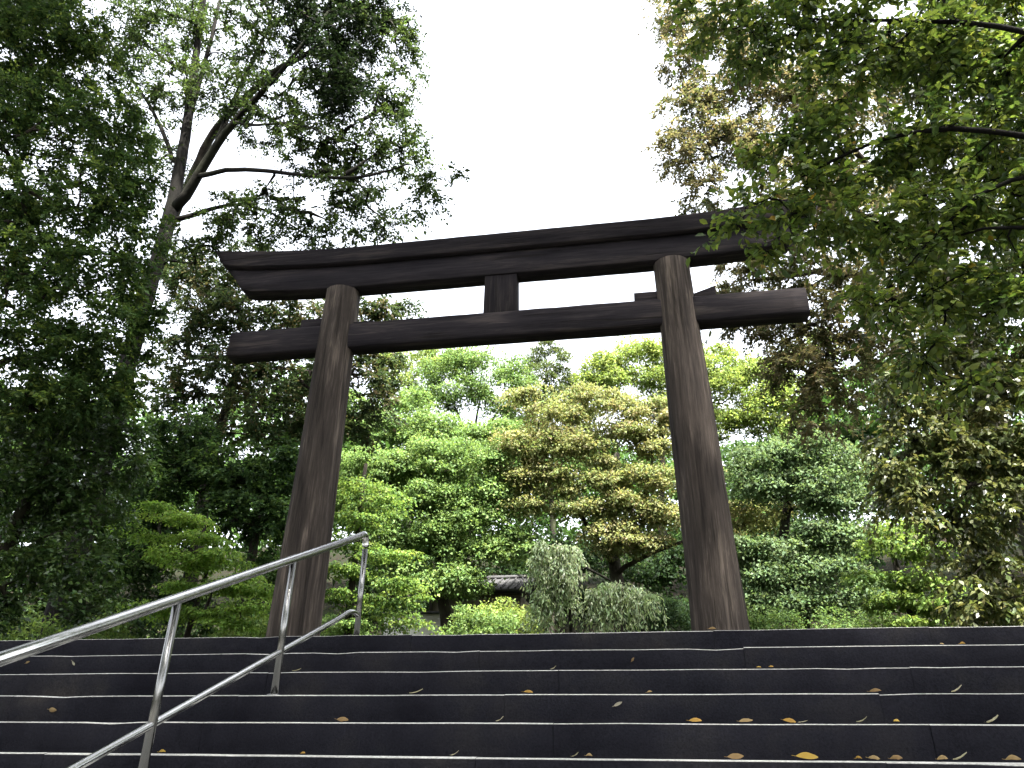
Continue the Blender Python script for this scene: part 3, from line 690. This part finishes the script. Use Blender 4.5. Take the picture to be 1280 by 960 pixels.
# dense tree at the left edge
b, t = (np.array([-12.6, 8.2, float(ground_z(-12.6, 8.2))]), None)
t = [(b - np.array([0, 0, .2]), .30), (b + np.array([.1, .1, 2.5]), .25), (b + np.array([.4, .2, 5]), .2), (b + np.array([.6, .5, 8]), .14), (b + np.array([.8, .6, 11]), .08)]
tree('evergreen_tree', 'dense dark green evergreen filling the upper left corner', 'tree', b, t,
     blobs_px([(30, 60, 70, 60), (95, 60, 55, 60), (40, 160, 75, 60), (125, 160, 55, 50), (40, 260, 75, 55), (130, 255, 55, 45), (50, 350, 80, 50), (140, 350, 50, 45), (40, 440, 70, 45), (115, 440, 50, 40), (160, 420, 36, 40), (165, 215, 34, 36), (170, 300, 36, 30),
               (90, 505, 55, 30), (150, 490, 44, 34), (40, 510, 50, 34), (-40, 100, 60, 80), (-40, 300, 60, 80), (30, -40, 70, 50), (180, 380, 24, 24)], 8.6), dict(EVER, r=.36, leaf=.078, m=112, dens=2.35), [((.04, .074, .024), 3), ((.06, .10, .03), 2), ((.028, .052, .019), 2), ((.13, .185, .045), .9)], 42, rtip=.006)
b = np.array([-9.3, 9.6, float(ground_z(-9.3, 9.6))])
t = [(b - np.array([0, 0, .2]), .16), (b + np.array([.05, .1, 1.6]), .13), (b + np.array([.3, .2, 3.2]), .09), (b + np.array([.5, .3, 4.6]), .05)]
tree('evergreen_tree', 'glossy leaved evergreen low at the left edge above the handrail', 'tree', b, t,
     blobs_px([(30, 540, 60, 40), (90, 540, 50, 36), (140, 548, 40, 28), (165, 575, 26, 18), (40, 620, 70, 36), (110, 610, 50, 26), (40, 690, 60, 32), (95, 712, 40, 24), (15, 750, 40, 30), (60, 590, 50, 30), (120, 650, 30, 26), (110, 750, 30, 24)], 9.6), dict(EVER, r=.34, leaf=.08, m=90, dens=2.6), [((.045, .085, .025), 3), ((.075, .125, .034), 2), ((.028, .055, .019), 2)], 43, leafmat=LEAF_GLOSS, rtip=.006)
# darker wood behind the left pillar
b, t = upright(215, 780, 21, 12.5, .26, .10, (.6, 0), seed=14)
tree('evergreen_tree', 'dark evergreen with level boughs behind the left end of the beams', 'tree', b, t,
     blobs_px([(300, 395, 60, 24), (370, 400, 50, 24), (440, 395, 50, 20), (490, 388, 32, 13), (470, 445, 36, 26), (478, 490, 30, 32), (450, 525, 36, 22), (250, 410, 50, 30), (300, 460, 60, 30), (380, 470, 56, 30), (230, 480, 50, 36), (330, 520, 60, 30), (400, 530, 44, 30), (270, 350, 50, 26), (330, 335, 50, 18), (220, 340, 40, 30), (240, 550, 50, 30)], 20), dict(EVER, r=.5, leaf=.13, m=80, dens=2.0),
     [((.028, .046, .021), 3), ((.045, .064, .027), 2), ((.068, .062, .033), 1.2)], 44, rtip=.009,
     limbs=[[(P(225, 445, 21), .09), (P(290, 450, 20.5), .07), (P(360, 462, 20), .05), (P(430, 468, 19.6), .03)], [(P(222, 420, 21), .08), (P(262, 385, 20.5), .06), (P(330, 365, 20), .04)]])
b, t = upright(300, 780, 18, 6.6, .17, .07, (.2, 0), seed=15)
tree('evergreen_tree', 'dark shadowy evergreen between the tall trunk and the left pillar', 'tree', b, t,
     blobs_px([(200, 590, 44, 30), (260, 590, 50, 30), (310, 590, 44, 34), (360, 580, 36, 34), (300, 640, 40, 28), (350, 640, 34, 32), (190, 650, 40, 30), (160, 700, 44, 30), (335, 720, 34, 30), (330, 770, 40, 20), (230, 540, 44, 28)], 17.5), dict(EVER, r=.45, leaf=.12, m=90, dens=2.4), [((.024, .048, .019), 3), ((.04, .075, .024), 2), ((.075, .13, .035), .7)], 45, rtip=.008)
b, t = upright(235, 780, 13, 2.9, .07, .03, (.3, 0), seed=16)
tree('maple_tree', 'feathery maple bough coloured as if sunlit, sloping down to the handrail on the left', 'tree', b, t,
     blobs_px([(205, 636, 26, 8), (235, 650, 30, 9), (262, 672, 32, 9), (285, 698, 30, 9), (300, 722, 30, 9), (250, 700, 34, 9), (270, 735, 36, 9), (310, 755, 30, 9), (230, 735, 30, 8), (290, 775, 34, 8), (215, 690, 34, 9), (190, 665, 28, 8), (330, 735, 26, 8), (255, 765, 34, 8), (200, 760, 34, 8)], 12.6), dict(LAYER, r=.34, leaf=.055, m=170, dens=1.7), [((.16, .27, .055), 3), ((.21, .32, .07), 2), ((.11, .19, .045), 2)], 46)  # stands in shade; sunlight is put into these lighter leaf colours
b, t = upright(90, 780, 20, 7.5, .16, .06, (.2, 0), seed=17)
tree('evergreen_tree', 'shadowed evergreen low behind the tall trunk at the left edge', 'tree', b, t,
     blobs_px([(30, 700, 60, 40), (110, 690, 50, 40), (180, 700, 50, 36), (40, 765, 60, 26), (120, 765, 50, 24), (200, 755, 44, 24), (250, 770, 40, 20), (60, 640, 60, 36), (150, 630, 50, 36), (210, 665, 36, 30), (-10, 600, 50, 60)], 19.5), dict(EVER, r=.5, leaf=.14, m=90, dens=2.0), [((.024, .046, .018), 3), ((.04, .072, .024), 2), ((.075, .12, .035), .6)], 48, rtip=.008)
# high bough in front of the tall tree, its shade put into near-black leaves
b = P(60, 800, 16.8); b[2] = float(ground_z(b[0], b[1]))
t = [(b - np.array([0, 0, .2]), .22), (P(118, 610, 16.8), .19), (P(184, 380, 16.8), .16), (P(218, 270, 16.6), .14), (P(270, 160, 16), .12), (P(340, 90, 15), .09), (P(400, 60, 14.3), .06), (P(440, 20, 14), .03)]
tree('evergreen_tree', 'evergreen bough coloured dark as if shaded, high up between tall tree and open sky', 'tree', b, t,
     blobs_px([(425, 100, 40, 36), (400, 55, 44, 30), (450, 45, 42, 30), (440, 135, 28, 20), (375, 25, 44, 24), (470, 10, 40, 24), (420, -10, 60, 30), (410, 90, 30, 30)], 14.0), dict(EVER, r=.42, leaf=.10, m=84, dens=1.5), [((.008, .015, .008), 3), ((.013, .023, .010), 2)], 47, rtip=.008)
print('tris after left', TRI[0])

# --- right side
b = np.array([8.4, 17.8, float(ground_z(8.4, 17.8))])
t = [(b - np.array([0, 0, .2]), .34), (b + np.array([-.1, 0, 4]), .29), (b + np.array([-.2, 0, 8]), .23), (b + np.array([-.4, -.2, 12]), .16), (b + np.array([-.8, -.3, 16]), .09)]
tree('oak_tree', 'tall brown tinged oak hanging over the right end of the gate', 'tree', b, t,
     blobs_px([(838, 20, 22, 34), (860, 80, 34, 30), (862, 135, 34, 30), (850, 195, 28, 34), (880, 235, 36, 22), (900, 165, 50, 45), (920, 90, 46, 45), (960, 200, 46, 40), (905, 30, 44, 40), (960, 270, 46, 24), (1000, 330, 50, 34), (930, 345, 44, 22), (900, 385, 30, 20), (960, 400, 50, 30), (1020, 400, 46, 40), (1010, 465, 46, 36), (970, 455, 36, 26), (1020, 515, 36, 28), (1060, 350, 46, 40), (1060, 450, 46, 50), (1050, 250, 60, 60), (1060, 120, 70, 60), (990, 100, 50, 50), (1110, 400, 50, 60)], 15.5),
     dict(SPRAY, r=.46, m=92, leaf=.105, w=.46, dens=2.2, droop=.25), G_BROWN, 51, rtip=.0075,
     limbs=[[(b + np.array([-.2, 0, 7]), .12), (P(1060, 330, 16.5), .09), (P(1000, 345, 16), .06), (P(940, 350, 15.6), .03)], [(b + np.array([-.3, 0, 9.5]), .13), (P(1010, 215, 16), .08), (P(940, 180, 15.5), .05), (P(880, 150, 15.2), .025)], [(b + np.array([-.4, -.1, 11.5]), .1), (P(990, 110, 16), .07), (P(900, 60, 15.5), .03)]])
b = np.array([8.6, 12.6, float(ground_z(8.6, 12.6))])
t = [(b - np.array([0, 0, .2]), .24), (b + np.array([.1, 0, 2.5]), .2), (b + np.array([0, 0, 5]), .15), (b + np.array([-.2, 0, 7.5]), .09)]
tree('evergreen_tree', 'olive green drooping evergreen on the right below the overhanging branch', 'tree', b, t,
     blobs_px([(1115, 535, 40, 26), (1110, 580, 34, 30), (1165, 520, 50, 36), (1220, 480, 46, 45), (1265, 450, 40, 60), (1150, 600, 46, 26), (1190, 580, 40, 40), (1230, 560, 50, 45), (1275, 560, 40, 60), (1250, 640, 40, 44), (1195, 650, 36, 34), (1210, 705, 30, 34), (1260, 720, 40, 44), (1230, 760, 46, 28), (1130, 630, 34, 18), (1180, 430, 50, 45), (1240, 370, 50, 50), (1130, 470, 40, 36), (1190, 350, 50, 40), (1290, 300, 50, 60), (1340, 500, 50, 100), (1180, 270, 50, 44), (1230, 190, 56, 50), (1160, 180, 50, 44), (1240, 90, 56, 50), (1150, 90, 50, 44), (1110, 300, 40, 40), (1200, 10, 60, 50), (1300, 180, 50, 70)], 11.5),
     dict(EVER, r=.42, leaf=.095, m=92, dens=2.6, droop=.35, leafdroop=.6, sag=.4), G_OLIVE, 52, leafmat=LEAF_GLOSS, rtip=.007,
     limbs=[[(b + np.array([0, 0, 3.6]), .10), (P(1230, 560, 11.8), .07), (P(1160, 560, 11.5), .04), (P(1110, 575, 11.3), .02)]])
# the near tree reaching in from the right
b = np.array([6.6, 5.2, float(ground_z(6.6, 5.2))])
t = [(b - np.array([0, 0, .2]), .24), (b + np.array([-.05, .05, 1.5]), .2), (b + np.array([-.2, .2, 3]), .17), (b + np.array([-.3, .3, 4.6]), .13), (b + np.array([-.3, .4, 6.5]), .07)]
NEAR = dict(SPRAY, r=.34, m=50, twiglets=6, leaf=.086, w=.56, dens=2.3, six=True, twigs=True, shell=.5, lo=-1, sag=.3, leafdroop=.35)
tree('near_tree', 'near leafy tree whose branches hang in from the right over the gate', 'tree', b, t,
     blobs_px([(880, 25, 34, 28), (930, 50, 44, 40), (985, 35, 44, 40), (1040, 90, 56, 45), (1090, 40, 60, 45), (1150, 80, 60, 50), (1220, 60, 60, 60), (965, 190, 34, 28), (1010, 165, 44, 34), (1000, 235, 40, 26), (1060, 200, 50, 45), (1130, 170, 56, 50), (1210, 170, 60, 55), (945, 262, 26, 14), (925, 285, 16, 9), (985, 285, 24, 16), (965, 305, 12, 14), (1040, 270, 40, 28), (1100, 270, 50, 45), (1180, 270, 56, 50), (1260, 260, 50, 60), (1130, 350, 46, 40), (1210, 360, 50, 45), (1270, 380, 40, 50), (1110, 400, 30, 30), (1290, 120, 50, 80),
               (1350, 60, 60, 80), (1350, 260, 60, 90), (1000, -40, 90, 40), (1150, -50, 90, 50), (1290, -50, 80, 60), (1160, 440, 40, 30), (1250, 470, 36, 34)], 6.6),
     NEAR, G_NEAR, 53, leafmat=LEAF_THIN, bark=BARK_DARK, solo=260, rtip=.0042, minr=.003,
     limbs=[[(b + np.array([-.22, .22, 3.3]), 0.0385), (P(1200, 150, 6.2), 0.0275), (P(1100, 165, 6.4), 0.0193), (P(1000, 215, 6.6), 0.0121), (P(950, 255, 6.6), 0.0055)],
            [(b + np.array([-.28, .26, 4.0]), 0.0385), (P(1230, 20, 6), 0.0275), (P(1130, 30, 6.3), 0.0193), (P(1000, 25, 6.6), 0.0110), (P(900, 15, 6.8), 0.0055)],
            [(b + np.array([-.2, .2, 2.8]), 0.0330), (P(1260, 195, 6), 0.0220), (P(1210, 240, 6.2), 0.0165), (P(1160, 300, 6.4), 0.0110), (P(1120, 350, 6.6), 0.0055)],
            [(b + np.array([-.15, .15, 2.4]), 0.0275), (P(1270, 280, 6.0), 0.0193), (P(1230, 270, 6.3), 0.0154), (P(1180, 300, 6.6), 0.0083)]])
print('tris after right', TRI[0])

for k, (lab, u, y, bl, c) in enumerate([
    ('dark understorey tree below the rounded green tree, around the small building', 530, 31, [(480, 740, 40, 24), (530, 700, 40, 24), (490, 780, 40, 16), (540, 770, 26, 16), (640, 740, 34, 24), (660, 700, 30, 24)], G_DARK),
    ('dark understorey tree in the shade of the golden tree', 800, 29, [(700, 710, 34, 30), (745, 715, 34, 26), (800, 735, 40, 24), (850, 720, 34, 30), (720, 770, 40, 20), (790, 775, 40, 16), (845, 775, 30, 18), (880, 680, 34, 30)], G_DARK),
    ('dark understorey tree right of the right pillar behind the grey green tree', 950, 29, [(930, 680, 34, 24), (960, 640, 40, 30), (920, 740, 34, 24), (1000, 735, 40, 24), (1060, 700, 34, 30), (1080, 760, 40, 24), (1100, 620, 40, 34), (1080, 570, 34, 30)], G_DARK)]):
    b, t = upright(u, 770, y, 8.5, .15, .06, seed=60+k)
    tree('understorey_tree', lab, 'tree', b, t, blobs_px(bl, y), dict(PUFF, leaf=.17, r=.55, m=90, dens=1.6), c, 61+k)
# --- low shrubs along the foot of the wood
SHRUB = dict(kind='dome', r=.34, m=110, leaf=.085, w=.5, flat=.7, dens=1.5, shell=.3, bare=0)
def shrub(label, u, v, y, rpx, vpx, colors, seed, n=3, leafy=None, name='shrub'):
    p = P(u, v, y); gz = float(ground_z(p[0], y)); b = np.array([p[0], y, gz]); s = mpp(p); rr = np.random.RandomState(seed)
    top = max(.6, p[2] - gz + vpx*s)
    bl = [(np.array([p[0] + (k-(n-1)/2)*rpx*s*.75, y + rr.normal()*.15, gz + top*.55 + rr.normal()*.08]), np.array([rpx*s*.55, rpx*s*.5, top*.45])) for k in range(n)]
    t = [(b - np.array([0, 0, .1]), .03), (b + np.array([0, 0, top*.3]), .025), (b + np.array([.05, 0, top*.6]), .015)]
    return tree(name, label, 'shrub', b, t, bl, leafy or SHRUB, colors, seed, group='shrubs at the foot of the wood', rtip=.004)
for k, (lab, u, v, y, ru, rv, c) in enumerate([
    ('low pale green shrub at the far left under the tall trunk', 30, 790, 13, 40, 8, G_SPRING),
    ('low bright shrub under the handrail beside the tall trunk', 125, 790, 13.5, 34, 8, G_SPRING),
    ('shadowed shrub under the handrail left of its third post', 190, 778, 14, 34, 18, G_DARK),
    ('spiky lit shrub beside the foot of the left pillar', 310, 780, 14.5, 36, 16, G_SPRING),
    ('dark shrub between the left pillar and the top handrail post', 420, 786, 22, 30, 12, G_MID),
    ('yellow green shrub left of the weeping tree', 635, 772, 21, 26, 20, G_LIME),
    ('low green shrub in front of the small building', 600, 774, 20, 36, 16, G_MID),
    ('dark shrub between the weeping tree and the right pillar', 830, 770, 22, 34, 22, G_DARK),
    ('green shrub at the foot of the right pillar, on its right', 955, 780, 21, 36, 14, G_MID),
    ('dark shrub at the right edge above the steps', 1240, 780, 13, 46, 18, G_OLIVE),
    ('green shrub low between the two right hand trees', 1075, 782, 20, 36, 14, G_MID)]):
    shrub(lab, u, v, y, ru, rv, c, 70+k)

# --- distant wood on the rising ground: one mass
def wood_mass(name, label, specs, seed, colors):
    rng = np.random.RandomState(seed); A = []
    for (x, y, h, r, *zc) in specs:
        gz = float(ground_z(x, y)) if not zc else zc[0] - h*.55; n = int((40 if name == 'distant_wood' else 46)*r*r/9)
        d = unit(rng.normal(size=(n, 3))); d[:, 2] = np.where(d[:, 2] < -.3, -d[:, 2], d[:, 2])
        A.append(np.array([x, y, gz + h*.55]) + d*np.array([r, r, h*.45]))
    A = np.concatenate(A); st = dict(kind='dome', r=1.0, m=50, leaf=.30, w=.62, flat=.6)
    pos, ax, nr, _ = cluster(st, A, A*0, rng); n = len(pos)
    cc = np.array(colors); C = cc[rng.randint(len(cc), size=len(A))]; C = np.repeat(C, 50, 0)*(1 + rng.normal(0, .15, (n, 1)))
    V, F, kk = leaf_geo(pos, ax, nr, .32*np.clip(1+rng.normal(0, .2, n), .5, 1.5), .6, False)
    o = obj(name, make_mesh(name, V, F, LEAF, False, np.repeat(np.clip(C, .01, .5), kk, 0))); tag(o, label, 'wood', kind='stuff'); TRI[0] += len(F)*2
rw = np.random.RandomState(5); sp = []
for k in range(24):
    sp.append((-42 + k*3.6 + rw.normal(), 50 + rw.rand()*6, 9 + rw.rand()*3, 3.4 + rw.rand()))
for k in range(9):
    sp.append((-17 + k*3.2 + rw.normal()*.5, 45 + rw.rand()*3, 10.5 + rw.rand()*2, 3.2))
for k in range(12):
    sp.append((-38 + k*2.5 + rw.normal(), 26 + rw.rand()*4, 8 + rw.rand()*4 + max(0, 4-k)*.6, 2.6)); sp.append((9.5 + k*2.5 + rw.normal(), 25 + rw.rand()*4, 8 + rw.rand()*3 + min(k, 5)*.8, 2.6))
wood_mass('distant_wood', 'dense dark wood filling the background behind the separate trees', sp, 9, [(.04, .085, .022), (.055, .105, .028), (.03, .06, .02)])
sp = []
for k in range(9):
    sp.append((-14 + k*3.6 + rw.normal()*.6, -9 - rw.rand()*3, 13 + rw.rand()*3, 3.6))
for k in range(3):
    sp.append((-13.5 - rw.rand(), -6 + k*4, 12, 3)); sp.append((12.5 + rw.rand(), -6 + k*4, 12, 3))
for k in range(7):                                # crowns added out of view overhead to shade the gate and steps
    for yy in (-5.5, -3, .5, 3.7, 6.2, 8.0):
        xx = -8.0 + k*2.5
        if xx > 4.5 and -2 < yy < 6: continue  # gap left in the added crowns so the near tree stays sunlit
        sp.append((xx + rw.normal()*.6, yy + rw.normal()*.4, 6.0, 2.6, 15.8 + .4*max(0, yy) + rw.normal()*.5))
for k in range(6): sp.append((8.5 + (k % 3)*2.6, -5.5 + (k//3)*2.4, 6.0, 2.6, 15.8))
wood_mass('added_shade_wood', 'unseen wood and crowns added to shade the gate and steps', sp, 10, [(.04, .085, .022), (.055, .105, .028), (.03, .06, .02)])
rng = np.random.RandomState(77); A = []
for k in range(2000):
    y = 11.5 + 24*rng.rand()**1.3; x = rng.uniform(-1.1, .85)*(6 + y*.75)
    A.append((x, y, float(ground_z(x, y)) + rng.rand()*.25 + .05))
A = np.array(A); A = A[~((np.abs(A[:, 0] + 1.9) < 3.2) & (A[:, 1] < 15))]
pos, ax, nr, _ = cluster(dict(kind='dome', r=.42, m=22, flat=1.0), A, A*0, rng)
C = np.array([(.07, .12, .035), (.05, .09, .03), (.11, .17, .045)])[np.repeat(rng.randint(3, size=len(A)), 22)]*(1 + rng.normal(0, .15, (len(pos), 1)))
V, F, kk = leaf_geo(pos, ax, nr, .13*(.7 + .6*rng.rand(len(pos))), .5, False)
tag(obj('undergrowth', make_mesh('undergrowth', V, F, LEAF, False, np.repeat(np.clip(C, .01, .5), kk, 0))), 'low leafy undergrowth covering the slope behind the gate', 'undergrowth', kind='stuff')
print('tris total', TRI[0])

# ------------------------------------------------------------------ small building behind the trees
bx, by = P(600, 760, 29)[0], 29.0; gz = float(ground_z(bx, by))
hut = empty('small_building', (bx, by, gz)); tag(hut, 'small plastered building with grey tiled roof half hidden behind trees', 'building')
ez = P(600, 742, 28)[2] - gz                       # eaves height
def part(name, V, f, m_, par): return obj(name, make_mesh(name, V, f, m_), par)
W2 = 1.7
V, f = box(-W2, W2, -.9, 1.6, -.2, ez); part('wall', V, f, PLASTER, hut)
V, f = box(-W2-.02, W2+.02, -.93, -.902, -.2, .9); part('wainscot', V, f, TIMBER, hut)
for x in (-W2+.06, -.55, .55, W2-.06):
    V, f = box(x-.06, x+.06, -.96, -.935, -.2, ez-.01); part('post', V, f, TIMBER, hut)
V, f = box(-W2-.3, W2+.3, -.98, -.94, ez-.16, ez-.03); part('eave_beam', V, f, TIMBER, hut)
roof = part('roof', np.array([(-W2-.5, -1.5, ez-.02), (W2+.5, -1.5, ez-.02), (W2+.5, .35, ez+.75), (-W2-.5, .35, ez+.75), (-W2-.5, 2.2, ez-.02), (W2+.5, 2.2, ez-.02),
                              (-W2-.5, -1.5, ez+.06), (W2+.5, -1.5, ez+.06), (W2+.5, .35, ez+.84), (-W2-.5, .35, ez+.84), (-W2-.5, 2.2, ez+.06), (W2+.5, 2.2, ez+.06)]),
            np.array([(0, 1, 2, 3)[::-1], (3, 2, 5, 4)[::-1], (6, 7, 8, 9), (9, 8, 11, 10), (0, 1, 7, 6), (4, 10, 11, 5), (1, 2, 8, 7), (2, 5, 11, 8), (3, 0, 6, 9), (4, 3, 9, 10)]), ROOF, hut)
V, f = tube_geo([(np.array([(-W2-.55, .35, ez+.88), (W2+.55, .35, ez+.88)]), .09)], 8); obj('ridge', make_mesh('ridge', V, f, ROOF, True), roof)
for k in range(17):
    x = -W2-.42 + k*(2*W2+.84)/16
    V, f = tube_geo([(np.array([(x, -1.51, ez+.07), (x, .33, ez+.85)]), .035)], 6); obj('roof_tile_row', make_mesh('roof_tile_row', V, f, ROOF, True), roof)
x0, z0 = P(527, 772, 28)[0]-bx, P(527, 772, 28)[2]-gz
wl = empty('plaster_wall', (bx + x0, 27.5, gz-.25)); tag(wl, 'low white plaster wall glimpsed left of the small building', 'wall')
V, f = box(-1.2, 1.0, -.12, .12, -.2, z0+.25); part('wall_face', V, f, WHITE_PLASTER, wl)
V, f = box(-1.3, 1.1, -.25, .25, z0+.253, z0+.36); V[4:, 1] *= .25; part('coping', V, f, ROOF, wl)

# ------------------------------------------------------------------ fallen leaves on the steps
YEL = [(.34, .23, .05), (.30, .18, .045), (.27, .16, .05)]; TAN = [(.24, .17, .085), (.19, .125, .06)]; PALE = [(.34, .31, .24), (.28, .26, .19)]
def fallen_leaf(L, W, curl, c, seed, dome):
    r = np.random.RandomState(seed); nu, nv = 8, 4
    V = []; 
    for i_ in range(nu+1):
        t = i_/nu; wd = W*math.sin(math.pi*min(1, t*.94+.03))**.8
        for j_ in range(nv+1):
            s = j_/nv*2-1
            V.append((L*(t-.5), s*wd*.5, (curl*L*.55*(1-(2*t-1)**2)*(1-.5*s*s) if dome else curl*L*(t*t*.8) + curl*W*abs(s)**1.7*.4) + .0015))
    V = np.array(V); V += r.normal(0, .0006, V.shape)
    i = np.arange(nu)[:, None]*(nv+1) + np.arange(nv)[None, :]
    q = np.stack([i, i+1, i+nv+2, i+nv+1], -1).reshape(-1, 4)
    st = np.array([(-L*.5, -.001, .001), (-L*.5, .001, .001), (-L*.72, .0012, .004), (-L*.72, -.0008, .004)]); n0 = len(V)
    return np.vstack([V, st]), np.vstack([q, [[n0, n0+1, n0+2, n0+3]]]), np.tile(np.array(c), (n0+4, 1))
FALL = [  # u, step (0 = lowest in view), length px, palette, curl, riser height or None
    (197, 0, 11, 'yellow', .9, None), (375, 0, 10, 'yellow', .6, None), (566, 0, 13, 'pale', .8, None), (718, 0, 12, 'pale', .8, None), (736, 0, 11, 'tan', 1., None),
    (921, 0, 26, 'tan', .12, None), (1012, 0, 34, 'yellow', .25, None), (1076, 0, 10, 'yellow', 1.1, None), (1096, 0, 18, 'tan', .5, None), (1124, 0, 20, 'tan', .6, None), (1182, 0, 18, 'tan', .8, None), (1205, 0, 22, 'pale', .8, None), (1272, 0, 22, 'tan', .8, None),
    (425, 1, 20, 'tan', .3, None), (623, 1, 12, 'pale', .9, None), (870, 1, 20, 'yellow', .4, None), (934, 1, 22, 'tan', .22, None), (989, 1, 20, 'yellow', .35, None), (1005, 1, 16, 'pale', .2, None), (1080, 1, 16, 'pale', .8, None), (1123, 1, 13, 'yellow', .7, None), (1246, 1, 24, 'pale', .7, None),
    (517, 2, 22, 'pale', .5, None), (659, 2, 16, 'yellow', .4, None), (812, 2, 9, 'tan', .6, None), (1097, 2, 18, 'tan', .5, None), (1200, 2, 18, 'pale', .8, None),
    (367, 3, 14, 'pale', .5, None), (691, 3, 9, 'pale', .8, None), (965, 3, 8, 'yellow', .7, None), (950, 3, 7, 'yellow', .5, None),
    (1206, 4, 9, 'yellow', .9, None), (1180, 4, 9, 'tan', .4, None), (891, 5, 12, 'tan', .5, None),
    (772, 2, 14, 'pale', .2, .055), (790, 4, 7, 'tan', .3, .07), (38, 4, 7, 'tan', .3, .05), (96, 4, 10, 'pale', .3, .06), (72, 2, 14, 'tan', .35, .085)]
ORD = ['sixth step from top', 'fifth step from top', 'fourth step from top', 'third step from top', 'second step from top', 'top step']
CN = ['first', 'second', 'third', 'fourth', 'fifth', 'sixth', 'seventh', 'eighth', 'ninth', 'tenth', 'eleventh', 'twelfth', 'thirteenth', 'fourteenth', 'fifteenth', 'sixteenth']
rl = np.random.RandomState(4); fm = {}
for idx, (u, st, px, pal, curl, up) in enumerate(FALL):
    y = TOP_Y - (5-st)*STEP_D; z = -(5-st)*STEP_H
    p = P(u, 0, y); 
    lo_, hi_ = 700, 990                                 # pixel row of the step edge at this column
    for _ in range(40):
        mid = (lo_+hi_)/2
        if P(u, mid, y)[2] > z: lo_ = mid
        else: hi_ = mid
    p = P(u, mid, y); L = px*mpp(p)*.78
    c = {'yellow': YEL, 'tan': TAN, 'pale': PALE}[pal][idx % 2]
    V, f, cl = fallen_leaf(L, L*(.48 if pal != 'pale' else .34), curl*.8, c, idx, pal != 'pale')
    o = obj('fallen_leaf', make_mesh('fallen_leaf', V, f, LEAF, True, cl))
    if up is None:
        o.location = (p[0], y + .020 + L*.22 + rl.rand()*.01, z + .003); o.rotation_euler = (.55 + .3*rl.rand() if pal != 'pale' else .1, rl.normal()*.06, rl.normal()*.3); o.location.z += (L*.1 if pal != 'pale' else 0)
        row = sorted(e[0] for e in FALL if e[1] == st and e[5] is None); place = 'on the %s' % ORD[st]
    else:
        o.location = (p[0], y - .006, z - up); o.rotation_euler = (math.pi/2, rl.normal()*.6, 0)
        row = sorted(e[0] for e in FALL if e[1] == st and e[5] is not None); place = 'stuck below the edge of the %s' % ORD[st]
    k = row.index(u)
    nm = {'yellow': 'yellow fallen leaf', 'tan': 'brown fallen leaf', 'pale': 'pale dry leaf'}[pal]
    tag(o, '%s %s, %s from left' % (nm, place, CN[k]) if len(row) > 1 else '%s %s' % (nm, place), 'leaf', 'fallen leaves on the steps')
